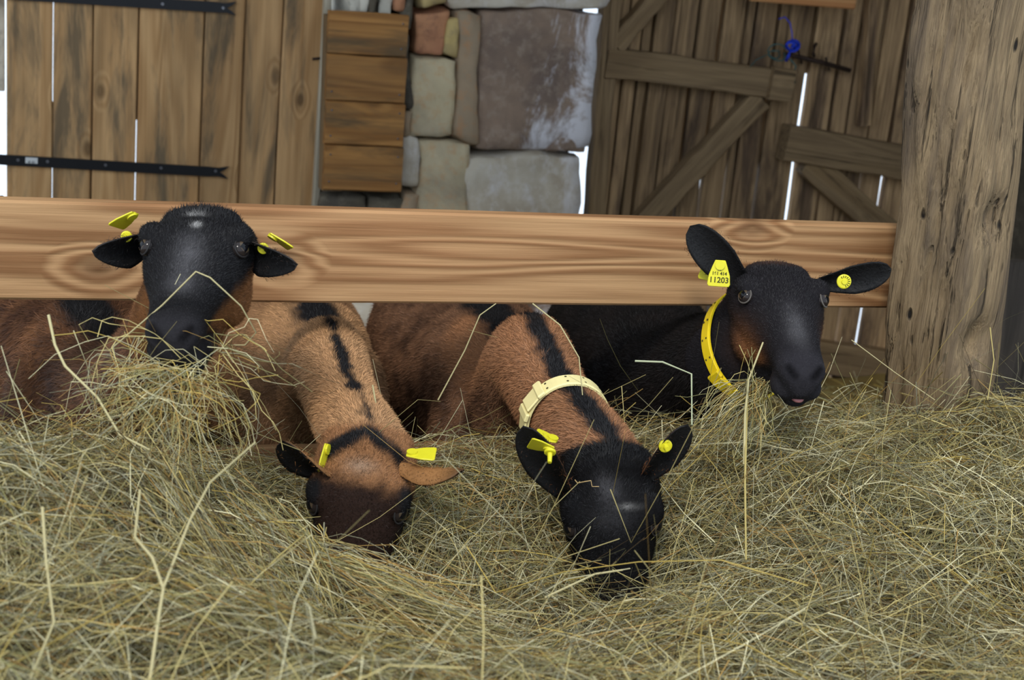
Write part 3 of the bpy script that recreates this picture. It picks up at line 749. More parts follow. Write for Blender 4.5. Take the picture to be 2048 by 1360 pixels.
def make_ear(G, base, tip, inner, width, c_in, c_out, cup=.45, bend=0.0, name='ear', pt=2.6):
    """leaf shaped ear from base to tip; inner = direction its hollow side faces"""
    base, tip = np.array(base, float), np.array(tip, float); t = tip - base; Ln = np.linalg.norm(t); t = t / Ln
    n_ = np.array(inner, float); n_ = unit(n_ - t * n_.dot(t)); w_ = np.cross(t, n_)
    NU, NV = 22, 13; front = []; back = []
    for i in range(NU + 1):
        u = i / NU
        wd = width * (.30 + .70 * math.sin(math.pi * min(1, (u * .80 + .16)) ** 1.05)) if u < .93 else None
        prof = (.40 + 1.05 * u - .2 * u * u) if u < .45 else .40 + 1.05 * .45 - .2 * .2025 + .03 * math.sin((u - .45) / .55 * math.pi)
        endf = math.sqrt(max(0, 1 - max(0, (u - .45) / .55) ** pt))
        hwid = width * prof * endf * 1.12
        cupf = cup * (1.5 - 1.0 * u)
        for j in range(NV):
            s_ = -1 + 2 * j / (NV - 1)
            off = hwid * cupf * (s_ * s_ - .35) * 1.0
            q = base + t * Ln * u + w_ * hwid * s_ * (1 - .12 * cupf) + n_ * (off + bend * math.sin(u * math.pi))
            th = .0026 * (1 - .5 * abs(s_)) 
            front.append(q + n_ * th); back.append(q - n_ * th)
    V = front + back; o_ = len(front); Fc = []
    for i in range(NU):
        for j in range(NV - 1):
            a = i * NV + j; Fc.append((a, a + 1, a + 1 + NV, a + NV)); Fc.append((a + o_, a + NV + o_, a + NV + 1 + o_, a + 1 + o_))
        for j in (0, NV - 1):
            a = i * NV + j; Fc.append((a, a + NV, a + NV + o_, a + o_) if j == 0 else (a, a + o_, a + NV + o_, a + NV))
    for j in range(NV - 1):
        a = NU * NV + j; Fc.append((a, a + 1, a + 1 + o_, a + o_)); Fc.append((j, j + o_, j + 1 + o_, j + 1))
    V = np.array(V); uu = np.repeat(np.arange(NU + 1) / NU, NV); uu = np.concatenate([uu, uu])
    cin = np.tile(np.array(c_in), (len(front), 1)); cout = np.array([c_out(u) for u in uu[:o_]])
    ss_ = np.abs(np.tile(np.linspace(-1, 1, NV), NU + 1))[:, None]
    cin = cin * (1 - .0 * ss_)
    col = np.concatenate([cin, cout])
    me = np_mesh(name, V, np.array(Fc), col, M_ear, True)
    o = link(bpy.data.objects.new(name, me), G['root'])
    fr = dict(base=base, t=t, n=n_, w=w_, L=Ln, width=width)
    G.setdefault('ears', []).append((V, np.array(Fc), col, t))
    return fr

def flap_geo(w, h, th):
    """ear tag flap hanging from its stem at the origin, in x (width) and -y (down), thickness along z"""
    out = []
    for x_, y_ in ((-.22, .22), (.22, .22), (.30, .05), (.46, -.35), (.5, -.70), (.44, -.78), (-.44, -.78), (-.5, -.70), (-.46, -.35), (-.30, .05)):
        out.append((x_ * w, y_ * h))
    bm = bmesh.new(); vs = [bm.verts.new((x_, y_, -th / 2)) for x_, y_ in out]; f = bm.faces.new(vs)
    r = bmesh.ops.extrude_face_region(bm, geom=[f])
    for v in r['geom']:
        if isinstance(v, bmesh.types.BMVert): v.co.z += th
    bmesh.ops.bevel(bm, geom=bm.edges[:], offset=th * .3, segments=1, affect='EDGES')
    bmesh.ops.recalc_face_normals(bm, faces=bm.faces); return bm
def frame4(p, x_, y_, z_):
    M4 = Matrix(((x_[0], y_[0], z_[0]), (x_[1], y_[1], z_[1]), (x_[2], y_[2], z_[2]))).to_4x4(); M4.translation = Vector(p); return M4
def axes(normal, down):
    z_ = unit(normal); y_ = -np.array(down, float); y_ = unit(y_ - z_ * y_.dot(z_)); return np.cross(y_, z_), y_, z_
def ear_flap(G, p, normal, down, w=.040, h=.042, text=()):
    """flap plate facing `normal`, hanging towards `down`"""
    x_, y_, z_ = axes(normal, down)
    o = bm_obj('ear_tag', flap_geo(w, h, .0022), M_yellow, G['root']); o.matrix_local = frame4(p, x_, y_, z_)
    V, Fc = tube_geo([(0, .03 * h, -.001), (0, .03 * h, .004)], .0075, 14); mesh_obj('tag_stud', V, Fc, M_yellow, o)
    for body_, size, yy in text:
        cu = bpy.data.curves.new('tag_text', 'FONT'); cu.body = body_; cu.size = size; cu.align_x = 'CENTER'; cu.align_y = 'CENTER'; cu.extrude = .0002; cu.offset = .0002
        to = bpy.data.objects.new('t', cu); COL.objects.link(to); dg = bpy.context.evaluated_depsgraph_get(); dg.update()
        me = bpy.data.meshes.new_from_object(to.evaluated_get(dg)); bpy.data.objects.remove(to); me.name = 'tag_number'
        me.materials.clear(); me.materials.append(M_print)
        tx = link(bpy.data.objects.new('tag_number', me), o); tx.location = (0, yy, .0014)
    return o
def ear_stud(G, p, normal, down, r=.0105, spokes=False, stem=0.0):
    x_, y_, z_ = axes(normal, down)
    V, Fc = tube_geo([(0, 0, -.002), (0, 0, .0008), (0, 0, .0016)], [r, r, r * .86], 20)
    o = mesh_obj('ear_stud', V, Fc, M_yellow, G['root']); o.matrix_local = frame4(p, x_, y_, z_)
    V, Fc = tube_geo([(0, 0, .001), (0, 0, .004 + stem)], [r * .45, r * .36], 12); mesh_obj('stud_tip', V, Fc, M_yellow, o)
    if spokes:
        bm = bmesh.new()
        for k in range(9):
            a = -.9 + k * .42; q = bmesh.ops.create_cube(bm, size=1)
            for v in q['verts']:
                vx, vy = r * .68 + v.co.x * r * .34, v.co.y * .0011; v.co = Vector((vx * math.cos(a) - vy * math.sin(a), vx * math.sin(a) + vy * math.cos(a), .0017 + v.co.z * .0004))
        bm_obj('stud_print', bm, M_print, o)
    return o

def make_collar(G, t, mat, width, tilt, buckle_deg, name='collar', gap=.0025, holes=True):
    """strap round the neck at ring parameter t, laid on the coat"""
    i = t * (len(G['rings']) - 1); i0 = int(i); c, tn, la, ua = G['rings'][i0]
    tn = unit(tn + ua * tilt[0] + la * tilt[1]); la = unit(la - tn * la.dot(tn)); ua = np.cross(la, tn) * 1.0
    n = 64; rad = []
    for k in range(n):
        a = 2 * math.pi * k / n; d = ua * math.cos(a) + la * math.sin(a); r = []
        for s_ in (-.5, 0, .5):
            h = G['bvh'].ray_cast(Vector(c + tn * s_ * width + d * .24), Vector(-d), .24)
            if h[0]: r.append(.24 - h[3])
        rad.append(min(max(r) if r else .07, .12))
    rad = np.array(rad); rad = np.minimum(rad, np.median(rad) * 1.25)
    for _ in range(3): rad = np.maximum(rad, (np.roll(rad, 1) + np.roll(rad, -1)) / 2)
    V = []; Fc = []
    prof = [(-.5, gap), (.5, gap), (.5, gap + .0032), (.42, gap + .0045), (-.42, gap + .0045), (-.5, gap + .0032)]
    for k in range(n):
        a = 2 * math.pi * k / n; d = ua * math.cos(a) + la * math.sin(a)
        for s_, h in prof: V.append(c + tn * s_ * width + d * (rad[k] + h))
    m_ = len(prof)
    for k in range(n):
        for j in range(m_): Fc.append((k * m_ + j, k * m_ + (j + 1) % m_, ((k + 1) % n) * m_ + (j + 1) % m_, ((k + 1) % n) * m_ + j))
    co = mesh_obj(name, V, Fc, mat, G['root'], False)
    bm = bmesh.new(); bm.from_mesh(co.data); bmesh.ops.recalc_face_normals(bm, faces=bm.faces); bm.to_mesh(co.data); bm.free()
    def at(deg, lift):
        k = deg / 360 * n; k0 = int(k) % n; a = math.radians(deg); d = ua * math.cos(a) + la * math.sin(a); q = -ua * math.sin(a) + la * math.cos(a)
        return c + d * (rad[k0] + gap + .0045 + lift), d, q
    for deg in buckle_deg:
        p, d, q = at(deg, .002)
        bm = box_geo(-.007, .007, -width * .66, width * .66, -.0035, .0035, .002)
        o = bm_obj('buckle_bar', bm, mat, co); o.matrix_local = frame4(p, q, tn, d)
        p, d, q = at(deg + 14, .0008)
        bm = box_geo(-.016, .016, -width * .58, width * .58, -.002, .002, .0015)
        o = bm_obj('buckle_plate', bm, mat, co); o.matrix_local = frame4(p, q, tn, d)
    if holes:
        for k in range(14):
            deg = k * 26 + 4
            for s_ in (-.24, .24):
                p, d, q = at(deg, .0001)
                V, Fc = tube_geo([p + tn * s_ * width - d * .001, p + tn * s_ * width + d * .0004], .0019, 7); mesh_obj('punch_hole', V, Fc, M_hole, co)
    return co
M_hole = plain('hole_dark', lin(70, 62, 40), .9, .1)

def make_fur(G, n, length, face_len, weight_fn=None, tuft=0):
    """short hairs over the skin, combed back and down; one blade each"""
    me = G['body'].data; P, Nn, col = G['P'], G['N'], G['col']
    k = len(me.polygons); li = np.empty(k * 4, np.int32)
    try: me.loops.foreach_get('vertex_index', li); Fq = li.reshape(-1, 4)
    except Exception:
        Fq = np.array([(list(p_.vertices) * 2)[:4] for p_ in me.polygons])
    ctr = P[Fq].mean(1); ar = np.linalg.norm(np.cross(P[Fq[:, 2]] - P[Fq[:, 0]], P[Fq[:, 3]] - P[Fq[:, 1]]), axis=1)
    to = CAM - ctr; dist = np.linalg.norm(to, axis=1)
    near = 1 / np.maximum(ctr[:, 1] - 1.2, .5) ** 2.2                   # denser towards the feed side
    w = ar * near * (ctr[:, 2] > .45); w = w / w.sum()
    f = rng.choice(k, n, p=w); u, v = rng.random((2, n, 1))
    root = (P[Fq[f, 0]] * (1 - u) + P[Fq[f, 1]] * u) * (1 - v) + (P[Fq[f, 3]] * (1 - u) + P[Fq[f, 2]] * u) * v
    nn = Nn[Fq[f, 0]]; cc = col[Fq[f, 0]]; ih = G['inhead'][Fq[f, 0]][:, None]; LL = G['L'][Fq[f, 0]]
    comb = (G['b'] + np.array((0, 0, -.75)))[None] * (1 - ih) + (-G['yl'])[None] * ih * .8
    comb = comb + rng.normal(0, .35, (n, 3)) + np.array([vnoise(root, 9, G['seed'] + q_) - .5 for q_ in (1., 21., 41.)]).T * 1.3
    comb = comb - nn * (comb * nn).sum(1, keepdims=True); comb /= np.linalg.norm(comb, axis=1, keepdims=True) + 1e-6
    ln = (length * (1 - ih) + face_len * ih) * rng.uniform(.6, 1.35, (n, 1))
    # muzzle hair is very short
    mz = sstep(LL[:, 1], .13, .22)[:, None] * ih; ln = ln * (1 - .65 * mz)
    poll = np.exp(-((LL[:, 0] / .045) ** 2 + ((LL[:, 1] - .008) / .03) ** 2 + ((LL[:, 2] - .015) / .04) ** 2))[:, None]
    ln = ln * (1 + tuft * poll * rng.uniform(.2, 1, (n, 1)))
    lift = rng.uniform(.22, .5, (n, 1)) * (1 + .5 * poll * min(tuft, 1))
    tipd = comb * (1 - lift * .4) + nn * lift
    sd_ = np.cross(comb, nn); sd_ /= np.linalg.norm(sd_, axis=1, keepdims=True) + 1e-6
    hw = rng.uniform(.0004, .0009, (n, 1)) * (.75 + .25 * (1 - ih))
    a = root - sd_ * hw - nn * .001; b2 = root + sd_ * hw - nn * .001; m1 = root + tipd * ln
    V = np.stack([a, b2, m1], 1).reshape(-1, 3)
    br = rng.uniform(.5, 1.75, (n, 1)); cc = cc * br
    Cc = np.repeat(cc[:, None, :], 3, 1); Cc[:, 2] *= 1.15; Cc = Cc.reshape(-1, 3)
    Ff = np.arange(n * 3).reshape(-1, 3)
    # ear rims and backs
    for (Ve, Fe, ce, te) in G.get('ears', []):
        m_ = 1500; fi = rng.integers(0, len(Fe), m_ * 2); vi = Fe[fi, rng.integers(0, 4, m_ * 2)]; vi = vi[(vi % (23 * 13)) // 13 < 20][:m_]; m_ = len(vi)
        r_ = Ve[vi] + rng.normal(0, .0022, (m_, 3)); dd = te[None] * .7 + rng.normal(0, .45, (m_, 3)); dd /= np.linalg.norm(dd, axis=1, keepdims=True)
        s2 = np.cross(dd, rng.normal(0, 1, (m_, 3))); s2 /= np.linalg.norm(s2, axis=1, keepdims=True)
        tri = np.stack([r_ - s2 * .0003, r_ + s2 * .0003, r_ + dd * rng.uniform(.003, .007, (m_, 1))], 1).reshape(-1, 3)
        Ff = np.concatenate([Ff, np.arange(m_ * 3).reshape(-1, 3) + len(V)]); V = np.concatenate([V, tri]); Cc = np.concatenate([Cc, np.repeat(ce[vi] * rng.uniform(.8, 1.4, (m_, 1)), 3, 0)])
    o = link(bpy.data.objects.new('fur', np_mesh('fur', V, Ff, Cc, M_fur)), G['root']); o['kind'] = 'stuff'
    return o

BLACK = np.array(lin(24, 23, 24)); GREY = np.array(lin(80, 78, 80)); WHITE = np.array(lin(196, 192, 188))
def put(col, k, c): k = np.clip(k, 0, 1)[:, None]; return col * (1 - k) + np.array(c) * k
def gauss3(L, c, r): return np.exp(-(((L - np.array(c)) / np.array(r)) ** 2).sum(1))
def blaze(col, L, nz, amt, y0=.10, y1=.20, w=.015):
    return put(col, amt * sstep(L[:, 1], y0 - .04, y0 + .02) * (1 - sstep(L[:, 1], y1 - .03, y1 + .02)) * np.exp(-(L[:, 0] / w) ** 2) * (L[:, 2] > -.03) * (.8 + 1.2 * nz), GREY)
def scheme1(P, L, ih, nz, dd, pd, dt, pt):
    col = np.tile(np.array(lin(104, 70, 46)), (len(P), 1))
    col = put(col, .5 + 2.0 * nz, lin(62, 40, 28)); col = put(col, 1 - sstep(dd + nz * .03, .02, .05), BLACK); col = put(col, 1 - sstep(dt + nz * .03, .03, .06), BLACK)
    col = put(col, sstep(ih, .1, .5), lin(128, 84, 48))
    col = put(col, sstep(ih, .2, .7), BLACK)
    ck = sstep(-L[:, 2] + nz * .02, .030, .060) * (1 - sstep(L[:, 1] + nz * .03, .15, .21)) * sstep(np.abs(L[:, 0]), .022, .032)
    col = put(col, .9 * ck * sstep(ih, .2, .7), lin(112, 74, 44)); col = blaze(col, L, nz, .85, .10, .19, .017)
    col = put(col, .5 * sstep(L[:, 1], .215, .25) * sstep(ih, .2, .7), lin(44, 42, 45))
    return put(put(col, .6 * gauss3(L, (.002, .030, .03), (.010, .008, .05)) * (1 + 2 * nz), WHITE * .7), .6 * gauss3(L, (-.003, .068, .03), (.005, .007, .05)), WHITE * .8)
def scheme2(P, L, ih, nz, dd, pd, dt, pt):
    col = np.tile(np.array(lin(138, 103, 72)), (len(P), 1)); col = put(col, .3 + 1.8 * nz, lin(108, 78, 54))
    nk = 1 - sstep(dd, .09, .14); col = put(col, nk * .8, lin(166, 126, 88))
    col = put(col, 1 - sstep(dd + nz * .022, .002, .014), BLACK); col = put(col, 1 - sstep(dt + nz * .04, .025, .06), BLACK)  # black topline: back stripe, with the barrier board's shadow painted in
    col = put(col, sstep(ih, .2, .7), lin(134, 94, 62))
    col = put(col, sstep(ih, .2, .7) * (1 - sstep(np.abs(L[:, 1] + .022 - .75 * np.abs(L[:, 0])) + nz * .02, .008, .022)) * (1 - sstep(np.abs(L[:, 0]), .05, .062)) * (L[:, 2] > -.04), BLACK)
    col = put(col, sstep(ih, .3, .8) * sstep(L[:, 1] + nz * .05, .040, .075), lin(40, 28, 23)); col = put(col, sstep(ih, .3, .8) * sstep(np.abs(L[:, 0]) + nz * .02, .05, .06) * sstep(L[:, 1], .04, .06), BLACK)
    return put(col, .55 * gauss3(L, (.0, .030, .03), (.02, .010, .05)), lin(150, 132, 114))
def scheme3(P, L, ih, nz, dd, pd, dt, pt):
    col = np.tile(np.array(lin(104, 74, 54)), (len(P), 1)); col = put(col, .4 + 2.2 * nz, lin(66, 46, 34))
    nk = 1 - sstep(dd, .10, .15); col = put(col, nk * .8, lin(140, 97, 66))
    col = put(col, 1 - sstep(dd + nz * .025, .010, .024), BLACK); col = put(col, 1 - sstep(dt + nz * .04, .03, .065), BLACK)  # broad black back band: stripe plus painted shade of the barrier board
    hd = sstep(ih, .15, .5); col = put(col, hd, lin(15, 14, 15))
    col = put(col, hd * .8 * sstep(np.abs(L[:, 0]), .045, .06) * (1 - sstep(L[:, 1], .10, .16)) * sstep(-L[:, 2], .05, .08), lin(70, 46, 34))
    col = put(col, .75 * gauss3(L, (.004, .035, .03), (.014, .020, .05)) * (.8 + 1.5 * nz), GREY * 1.2)
    col = put(col, .55 * gauss3(L, (-.020, .062, .03), (.012, .004, .05)) * (1 + 3 * nz), WHITE * .8)
    return put(col, .35 * gauss3(L, (.0, .075, .02), (.03, .02, .05)), GREY * .6)
def scheme4(P, L, ih, nz, dd, pd, dt, pt):
    col = np.tile(np.array(lin(25, 21, 20)), (len(P), 1)); col = put(col, .3 + 1.6 * nz, lin(16, 15, 15))
    hd = sstep(ih, .2, .6); col = put(col, hd, lin(27, 25, 27))
    col = put(col, hd * .6 * sstep(L[:, 1], .20, .24), lin(46, 44, 48))
    col = put(col, hd * .9 * gauss3(L, (0, .125, -.075), (.5, .045, .032)) * sstep(np.abs(L[:, 0]), .026, .036), lin(150, 98, 60))
    col = put(col, .8 * gauss3(L, (0, .0, .025), (.04, .008, .05)), lin(66, 46, 36))
    col = blaze(col, L, nz, .55, .14, .22, .014)
    return col

goat_specs = {}
eyl = lambda deg: D(math.cos(math.radians(deg)), math.sin(math.radians(deg)), 0)
G1 = make_goat('g1', 'black faced goat with lifted head, a hay stalk bent over its nose', (390, 486), 1.99, D(.03, .50, .866), eyl(3), (175, 620, 2.62), .985, (40, 600, 3.15),
               [(262, 770, 2.42, .072, .080), (322, 705, 2.24, .062, .068), (364, 600, 2.10, .058, .066)], scheme1, 1.0, 1.10, 1.3)
G2 = make_goat('g2', 'tan goat with dark back stripe, no collar, muzzle pushed into the hay', (716, 1000), 2.06, D(-.10, .95, .30), eyl(4), (640, 620, 2.70), .985, (535, 600, 3.1),
               [(656, 735, 2.50, .066, .084), (688, 815, 2.33, .054, .064)], scheme2, 5.0, 1.06)
G3 = make_goat('g3', 'brown goat with black head and cream collar, eating with lowered head', (1225, 1036), 2.10, D(.03, .95, .30), eyl(-4), (1030, 615, 2.70), .985, (910, 600, 3.15),
               [(1060, 725, 2.50, .068, .084), (1114, 820, 2.34, .058, .068)], scheme3, 9.0, 1.06)
G4 = make_goat('g4', 'black goat with yellow collar looking at the camera beside the post', (1566, 588), 2.37, D(.02, .50, .866), eyl(4.4), (1310, 620, 2.85), .985, (1245, 600, 3.5),
               [(1395, 745, 2.68, .080, .105), (1472, 715, 2.52, .070, .086)], scheme4, 14.0, 1.10)
K = tuple(BLACK * .7); kout = lambda u: tuple(BLACK)
tan_out = lambda u: tuple(np.array(lin(150, 106, 64)) * (1 - .75 * max(0, (u - .72) / .28)) )
brown_out = lambda u: tuple(np.array(lin(120, 76, 44)) * (1 - u) + BLACK * u)
# goat with lifted head
e1 = make_ear(G1, C(300, 482, 2.05), C(185, 503, 1.97), D(.15, .45, .85), .029, K, lambda u: tuple(np.array(lin(60, 50, 44))), .55, .008, pt=1.15)
e2 = make_ear(G1, C(484, 492, 2.05), C(594, 530, 1.97), D(-.15, .45, .85), .029, K, lambda u: tuple(np.array(lin(60, 50, 44))), .55, .008, pt=1.15)
ear_flap(G1, C(262, 432, 2.05), D(.45, .80, .25), D(-.9, .5, -.25), .038, .036)
ear_flap(G1, C(548, 474, 2.05), D(-.50, .80, .2), D(.75, .66, -.25), .038, .036)
ear_stud(G1, C(253, 473, 2.0), D(.1, .3, .9), D(0, 1, 0), .0075)
ear_stud(G1, C(526, 497, 2.0), D(-.1, .3, .9), D(0, 1, 0), .0075)
# tan goat
make_ear(G2, C(655, 950, 2.07), C(564, 882, 2.00), D(-.35, .60, .7), .029, K, tan_out, .5, .006)
make_ear(G2, C(796, 930, 2.08), C(924, 942, 2.00), D(.0, .86, -.45), .025, K, tan_out, .5, .008)
ear_flap(G2, C(652, 900, 2.065), D(.96, .12, .25), D(-.2, .95, .1), .034, .040)
ear_flap(G2, C(826, 907, 2.045), D(.0, -.93, .45), D(1, .12, 0), .034, .040)
# brown goat with the cream collar
make_ear(G3, C(1130, 985, 2.12), C(1046, 853, 2.04), D(-.28, .30, .92), .030, K, brown_out, .5, .004)
make_ear(G3, C(1288, 955, 2.12), C(1376, 850, 2.06), D(.28, .35, .88), .024, K, brown_out, .5, .004)
ear_flap(G3, C(1096, 896, 2.035), D(-.2, .86, .45), D(-.9, .3, .35), .036, .034)
ear_stud(G3, C(1100, 905, 2.03), D(-.05, .8, .6), D(0, 1, .2), .008, False, .012)
ear_flap(G3, C(1104, 878, 2.07), D(.3, -.85, .4), D(-.8, -.3, 0), .03, .03)
ear_stud(G3, C(1331, 892, 2.068), D(.2, .35, .9), D(0, 1, 0), .0095, False, .006)
# black goat at the post
make_ear(G4, C(1490, 572, 2.43), C(1380, 452, 2.40), D(-.12, .42, .9), .034, K, kout, .4, .006)
make_ear(G4, C(1640, 566, 2.43), C(1783, 538, 2.40), D(.15, .40, .9), .028, K, kout, .4, .006)
ear_flap(G4, C(1440, 532, 2.375), D(-.10, .12, .98), D(-.08, 1, .05), .036, .042, (('11203', .0125, -.0225), ('161 414', .0072, -.0120), ('FR', .0045, -.006)))
ear_flap(G4, C(1424, 528, 2.43), D(-.10, .2, .97), D(-.25, 1, .05), .034, .036)
ear_stud(G4, C(1688, 563, 2.375), D(.05, .2, .97), D(-.3, 1, 0), .0115, True)
tv, tf = ellipsoid(np.zeros(3), G4['A'], (.011, .016, .006)); tn_ = mesh_obj('tongue', tv, tf, plain('tongue_pink', lin(150, 98, 98), .5, .3), G4['root'], True); tn_.location = Vector(G4['H'](0, .240, -.068))
make_collar(G3, .66, M_collar_c, .032, (0.0, .15), (40, 75))
make_collar(G4, .64, M_collar_y, .024, (-.45, .1), (130,))
for G_, n_, ln_, fl_, tf_ in ((G1, 100000, .021, .006, 1.4), (G2, 110000, .011, .006, 1.2), (G3, 110000, .012, .006, 1.2), (G4, 90000, .010, .0055, .4)):
    make_fur(G_, n_, ln_, fl_, None, tf_)

# ------------------------------------------------------------------ hay and straw
def hay_h(x, y):
    """height of the hay heap on the feed alley"""
    x = np.asarray(x, float); y = np.asarray(y, float)
    g = lambda cx, cy, sx, sy, a: a * np.exp(-((x - cx) / sx) ** 2 - ((y - cy) / sy) ** 2)
    z = .880 + .030 * sstep(x, 1.0, 1.6) + .05 * sstep(-y, -1.5, -1.15)
    z = z + g(-.03, 1.66, .28, .27, .150) + g(.22, 1.25, .34, .28, .070) + g(-.5, 1.6, .5, .6, .10)
    z = z + g(1.35, 1.75, .40, .30, .045) + g(1.62, 2.08, .36, .20, .060) + g(.17, 1.74, .11, .12, .055)
    z = z - g(.425, 1.68, .18, .20, .165) - g(.79, 1.74, .17, .14, .075) + g(1.05, 2.1, .25, .15, .035)
    z = z - .060 * sstep(y, 1.95, 2.2) + g(.66, 2.2, .12, .10, .030) + g(1.06, 2.2, .16, .10, .045) + g(.2, 2.2, .2, .1, .03)
    z = z + .018 * np.sin(x * 9.3 + 1.3 * np.sin(y * 7)) * np.sin(y * 8.1 + 2) + .008 * np.sin(x * 23 + y * 17)
    z = z - .5 * sstep(-y, -.85, -.45) - .30 * sstep(y, 2.27, 2.42)
    return np.maximum(z, .452)
PAL = np.array([lin(200, 182, 120), lin(224, 214, 170), lin(144, 138, 90), lin(172, 136, 74), lin(152, 148, 120), lin(88, 70, 42), lin(190, 164, 86)])
def strands(n, xr, yr, hfun, L, wid, z0, up, probs, seed, K=5, tubes=False, bright=1.0, heading=None, clump=.055):
    r = np.random.default_rng(seed)
    x = r.uniform(*xr, n); y = r.uniform(*yr, n); th = r.uniform(0, 2 * math.pi, n)
    if heading is not None: th = heading(x, y, r)
    ln = r.gamma(3.0, L / 3.0, n).clip(L * .25, L * 2.6); k1 = r.normal(0, .5, n); kink = r.random(n) < .35; kt = r.uniform(.25, .75, n); ka = r.normal(0, .7, n)
    tl = r.normal(0, up, n); off = r.uniform(z0[0], z0[1], n) + clump * (vnoise(np.stack([x, y, x * 0 + .3], 1), 17) - .55) + clump * .6 * (vnoise(np.stack([x, y, x * 0 + .7], 1), 45) - .5); arch = r.normal(0, .07, n)
    wv = r.uniform(wid[0], wid[1], n); ci = r.choice(len(PAL), n, p=probs); col = PAL[ci] * r.uniform(.36, 1.06, (n, 1)) * bright
    pts = np.zeros((n, K, 3)); cx, cy = x - np.cos(th) * ln / 2, y - np.sin(th) * ln / 2
    zacc = -tl * ln / 2
    for i in range(K):
        t = i / (K - 1)
        if i:
            a = th + k1 * (t - .5) + np.where(kink & (t > kt), ka, 0)
            cx = cx + np.cos(a) * ln / (K - 1); cy = cy + np.sin(a) * ln / (K - 1); zacc = zacc + np.where(kink & (t > kt), -tl, tl) * ln / (K - 1)
        # lie on the heap: follow its shape loosely
        pts[:, i, 0] = cx; pts[:, i, 1] = cy; pts[:, i, 2] = hfun(cx, cy) + off + zacc + arch * ln * (1 - (2 * t - 1) ** 2)
    return strand_mesh(pts, wv, col, r, tubes)
def strand_mesh(pts, wv, col, r, tubes):
    n, K, _ = pts.shape
    tg = np.gradient(pts, axis=1); tg /= np.linalg.norm(tg, axis=2, keepdims=True) + 1e-9
    ref = r.normal(0, 1, (n, 1, 3)); a = np.cross(tg, np.broadcast_to(ref, tg.shape)); a /= np.linalg.norm(a, axis=2, keepdims=True) + 1e-9
    b = np.cross(tg, a); tp = np.linspace(1.0, .55, K)[None, :, None] * wv[:, None, None] / 2
    if tubes:
        ring = [pts + tp * (a * math.cos(q) + b * math.sin(q)) for q in (0, 2.094, 4.189)]; S_ = 3
    else: ring = [pts - a * tp, pts + a * tp]; S_ = 2
    V = np.stack(ring, 2).reshape(-1, 3); base = (np.arange(n) * K * S_)[:, None, None]
    seg = np.arange(K - 1)[None, :, None] * S_
    if tubes: q = np.array([(0, 1, 4, 3), (1, 2, 5, 4), (2, 0, 3, 5)]); Fq = (base[..., None] + seg[..., None] + q[None, None]).reshape(-1, 4)
    else: Fq = (base + seg + np.array((0, 1, 3, 2))[None, None]).reshape(-1, 4)
    return V, Fq, np.repeat(col, K * S_, 0)
def join(parts):
    V = []; Fc = []; Cc = []; o_ = 0
    for v, f, c in parts: V.append(v); Fc.append(f + o_); Cc.append(c); o_ += len(v)
    return np.concatenate(V), np.concatenate(Fc), np.concatenate(Cc)
def field(hfun, x0, x1, y0, y1, st, col, dz=0.0):
    xs = np.arange(x0, x1 + st, st); ys = np.arange(y0, y1 + st, st); XX, YY = np.meshgrid(xs, ys); P_ = np.stack([XX.ravel(), YY.ravel(), np.zeros(XX.size)], 1)
    P_[:, 2] = hfun(P_[:, 0], P_[:, 1]) + dz + (vnoise(P_, 60) - .5) * .02
    nx = len(xs); i = np.arange(len(ys) - 1)[:, None] * nx + np.arange(nx - 1)[None]; i = i.ravel()
    c = np.array(col)[None] * (.6 + .8 * vnoise(P_, 90, 4.))[:, None]
    return P_, np.stack([i, i + 1, i + nx + 1, i + nx], 1), c
pA = np.array([.22, .12, .22, .14, .14, .10, .06]); pA /= pA.sum()
pB = np.array([.14, .12, .24, .10, .24, .12, .04]); pB /= pB.sum()
pS = np.array([.38, .34, .06, .08, .04, .0, .10]); pS /= pS.sum()
XR = (-.55, 1.95); YR = (.80, 2.30)
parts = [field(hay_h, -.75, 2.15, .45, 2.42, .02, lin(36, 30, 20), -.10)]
parts.append(strands(62000, XR, YR, hay_h, .105, (.0006, .0014), (-.085, -.02), .26, pA, 21, 4, bright=.8))
parts.append(strands(70000, XR, YR, hay_h, .085, (.0005, .0012), (-.05, .004), .40, pB, 22, 4))
parts.append(strands(9000, (-.45, .75), (.95, 1.95), hay_h, .16, (.0007, .0015), (-.03, .012), .22, pA, 23))
hv, hf, hc = join(parts)
hay = link(bpy.data.objects.new('hay', np_mesh('hay', hv, hf, hc, M_hay))); tag(hay, 'thick heap of loose dry hay along the feed alley', 'hay', kind='stuff')
parts = [strands(12000, XR, YR, hay_h, .12, (.0009, .0022), (-.025, .006), .24, pS, 31, 5, True),
         strands(1500, XR, (1.0, 2.24), hay_h, .11, (.0009, .0018), (.0, .015), .8, pS, 32, 5, True), strands(900, XR, YR, hay_h, .22, (.0014, .0028), (-.01, .008), .10, pS, 33, 6, True)]
sv, sf, sC = join(parts)
sto = link(bpy.data.objects.new('hay_stalks', np_mesh('hay_stalks', sv, sf, sC, M_hay))); tag(sto, 'pale coarse stalks scattered through the hay heap', 'hay', kind='stuff')

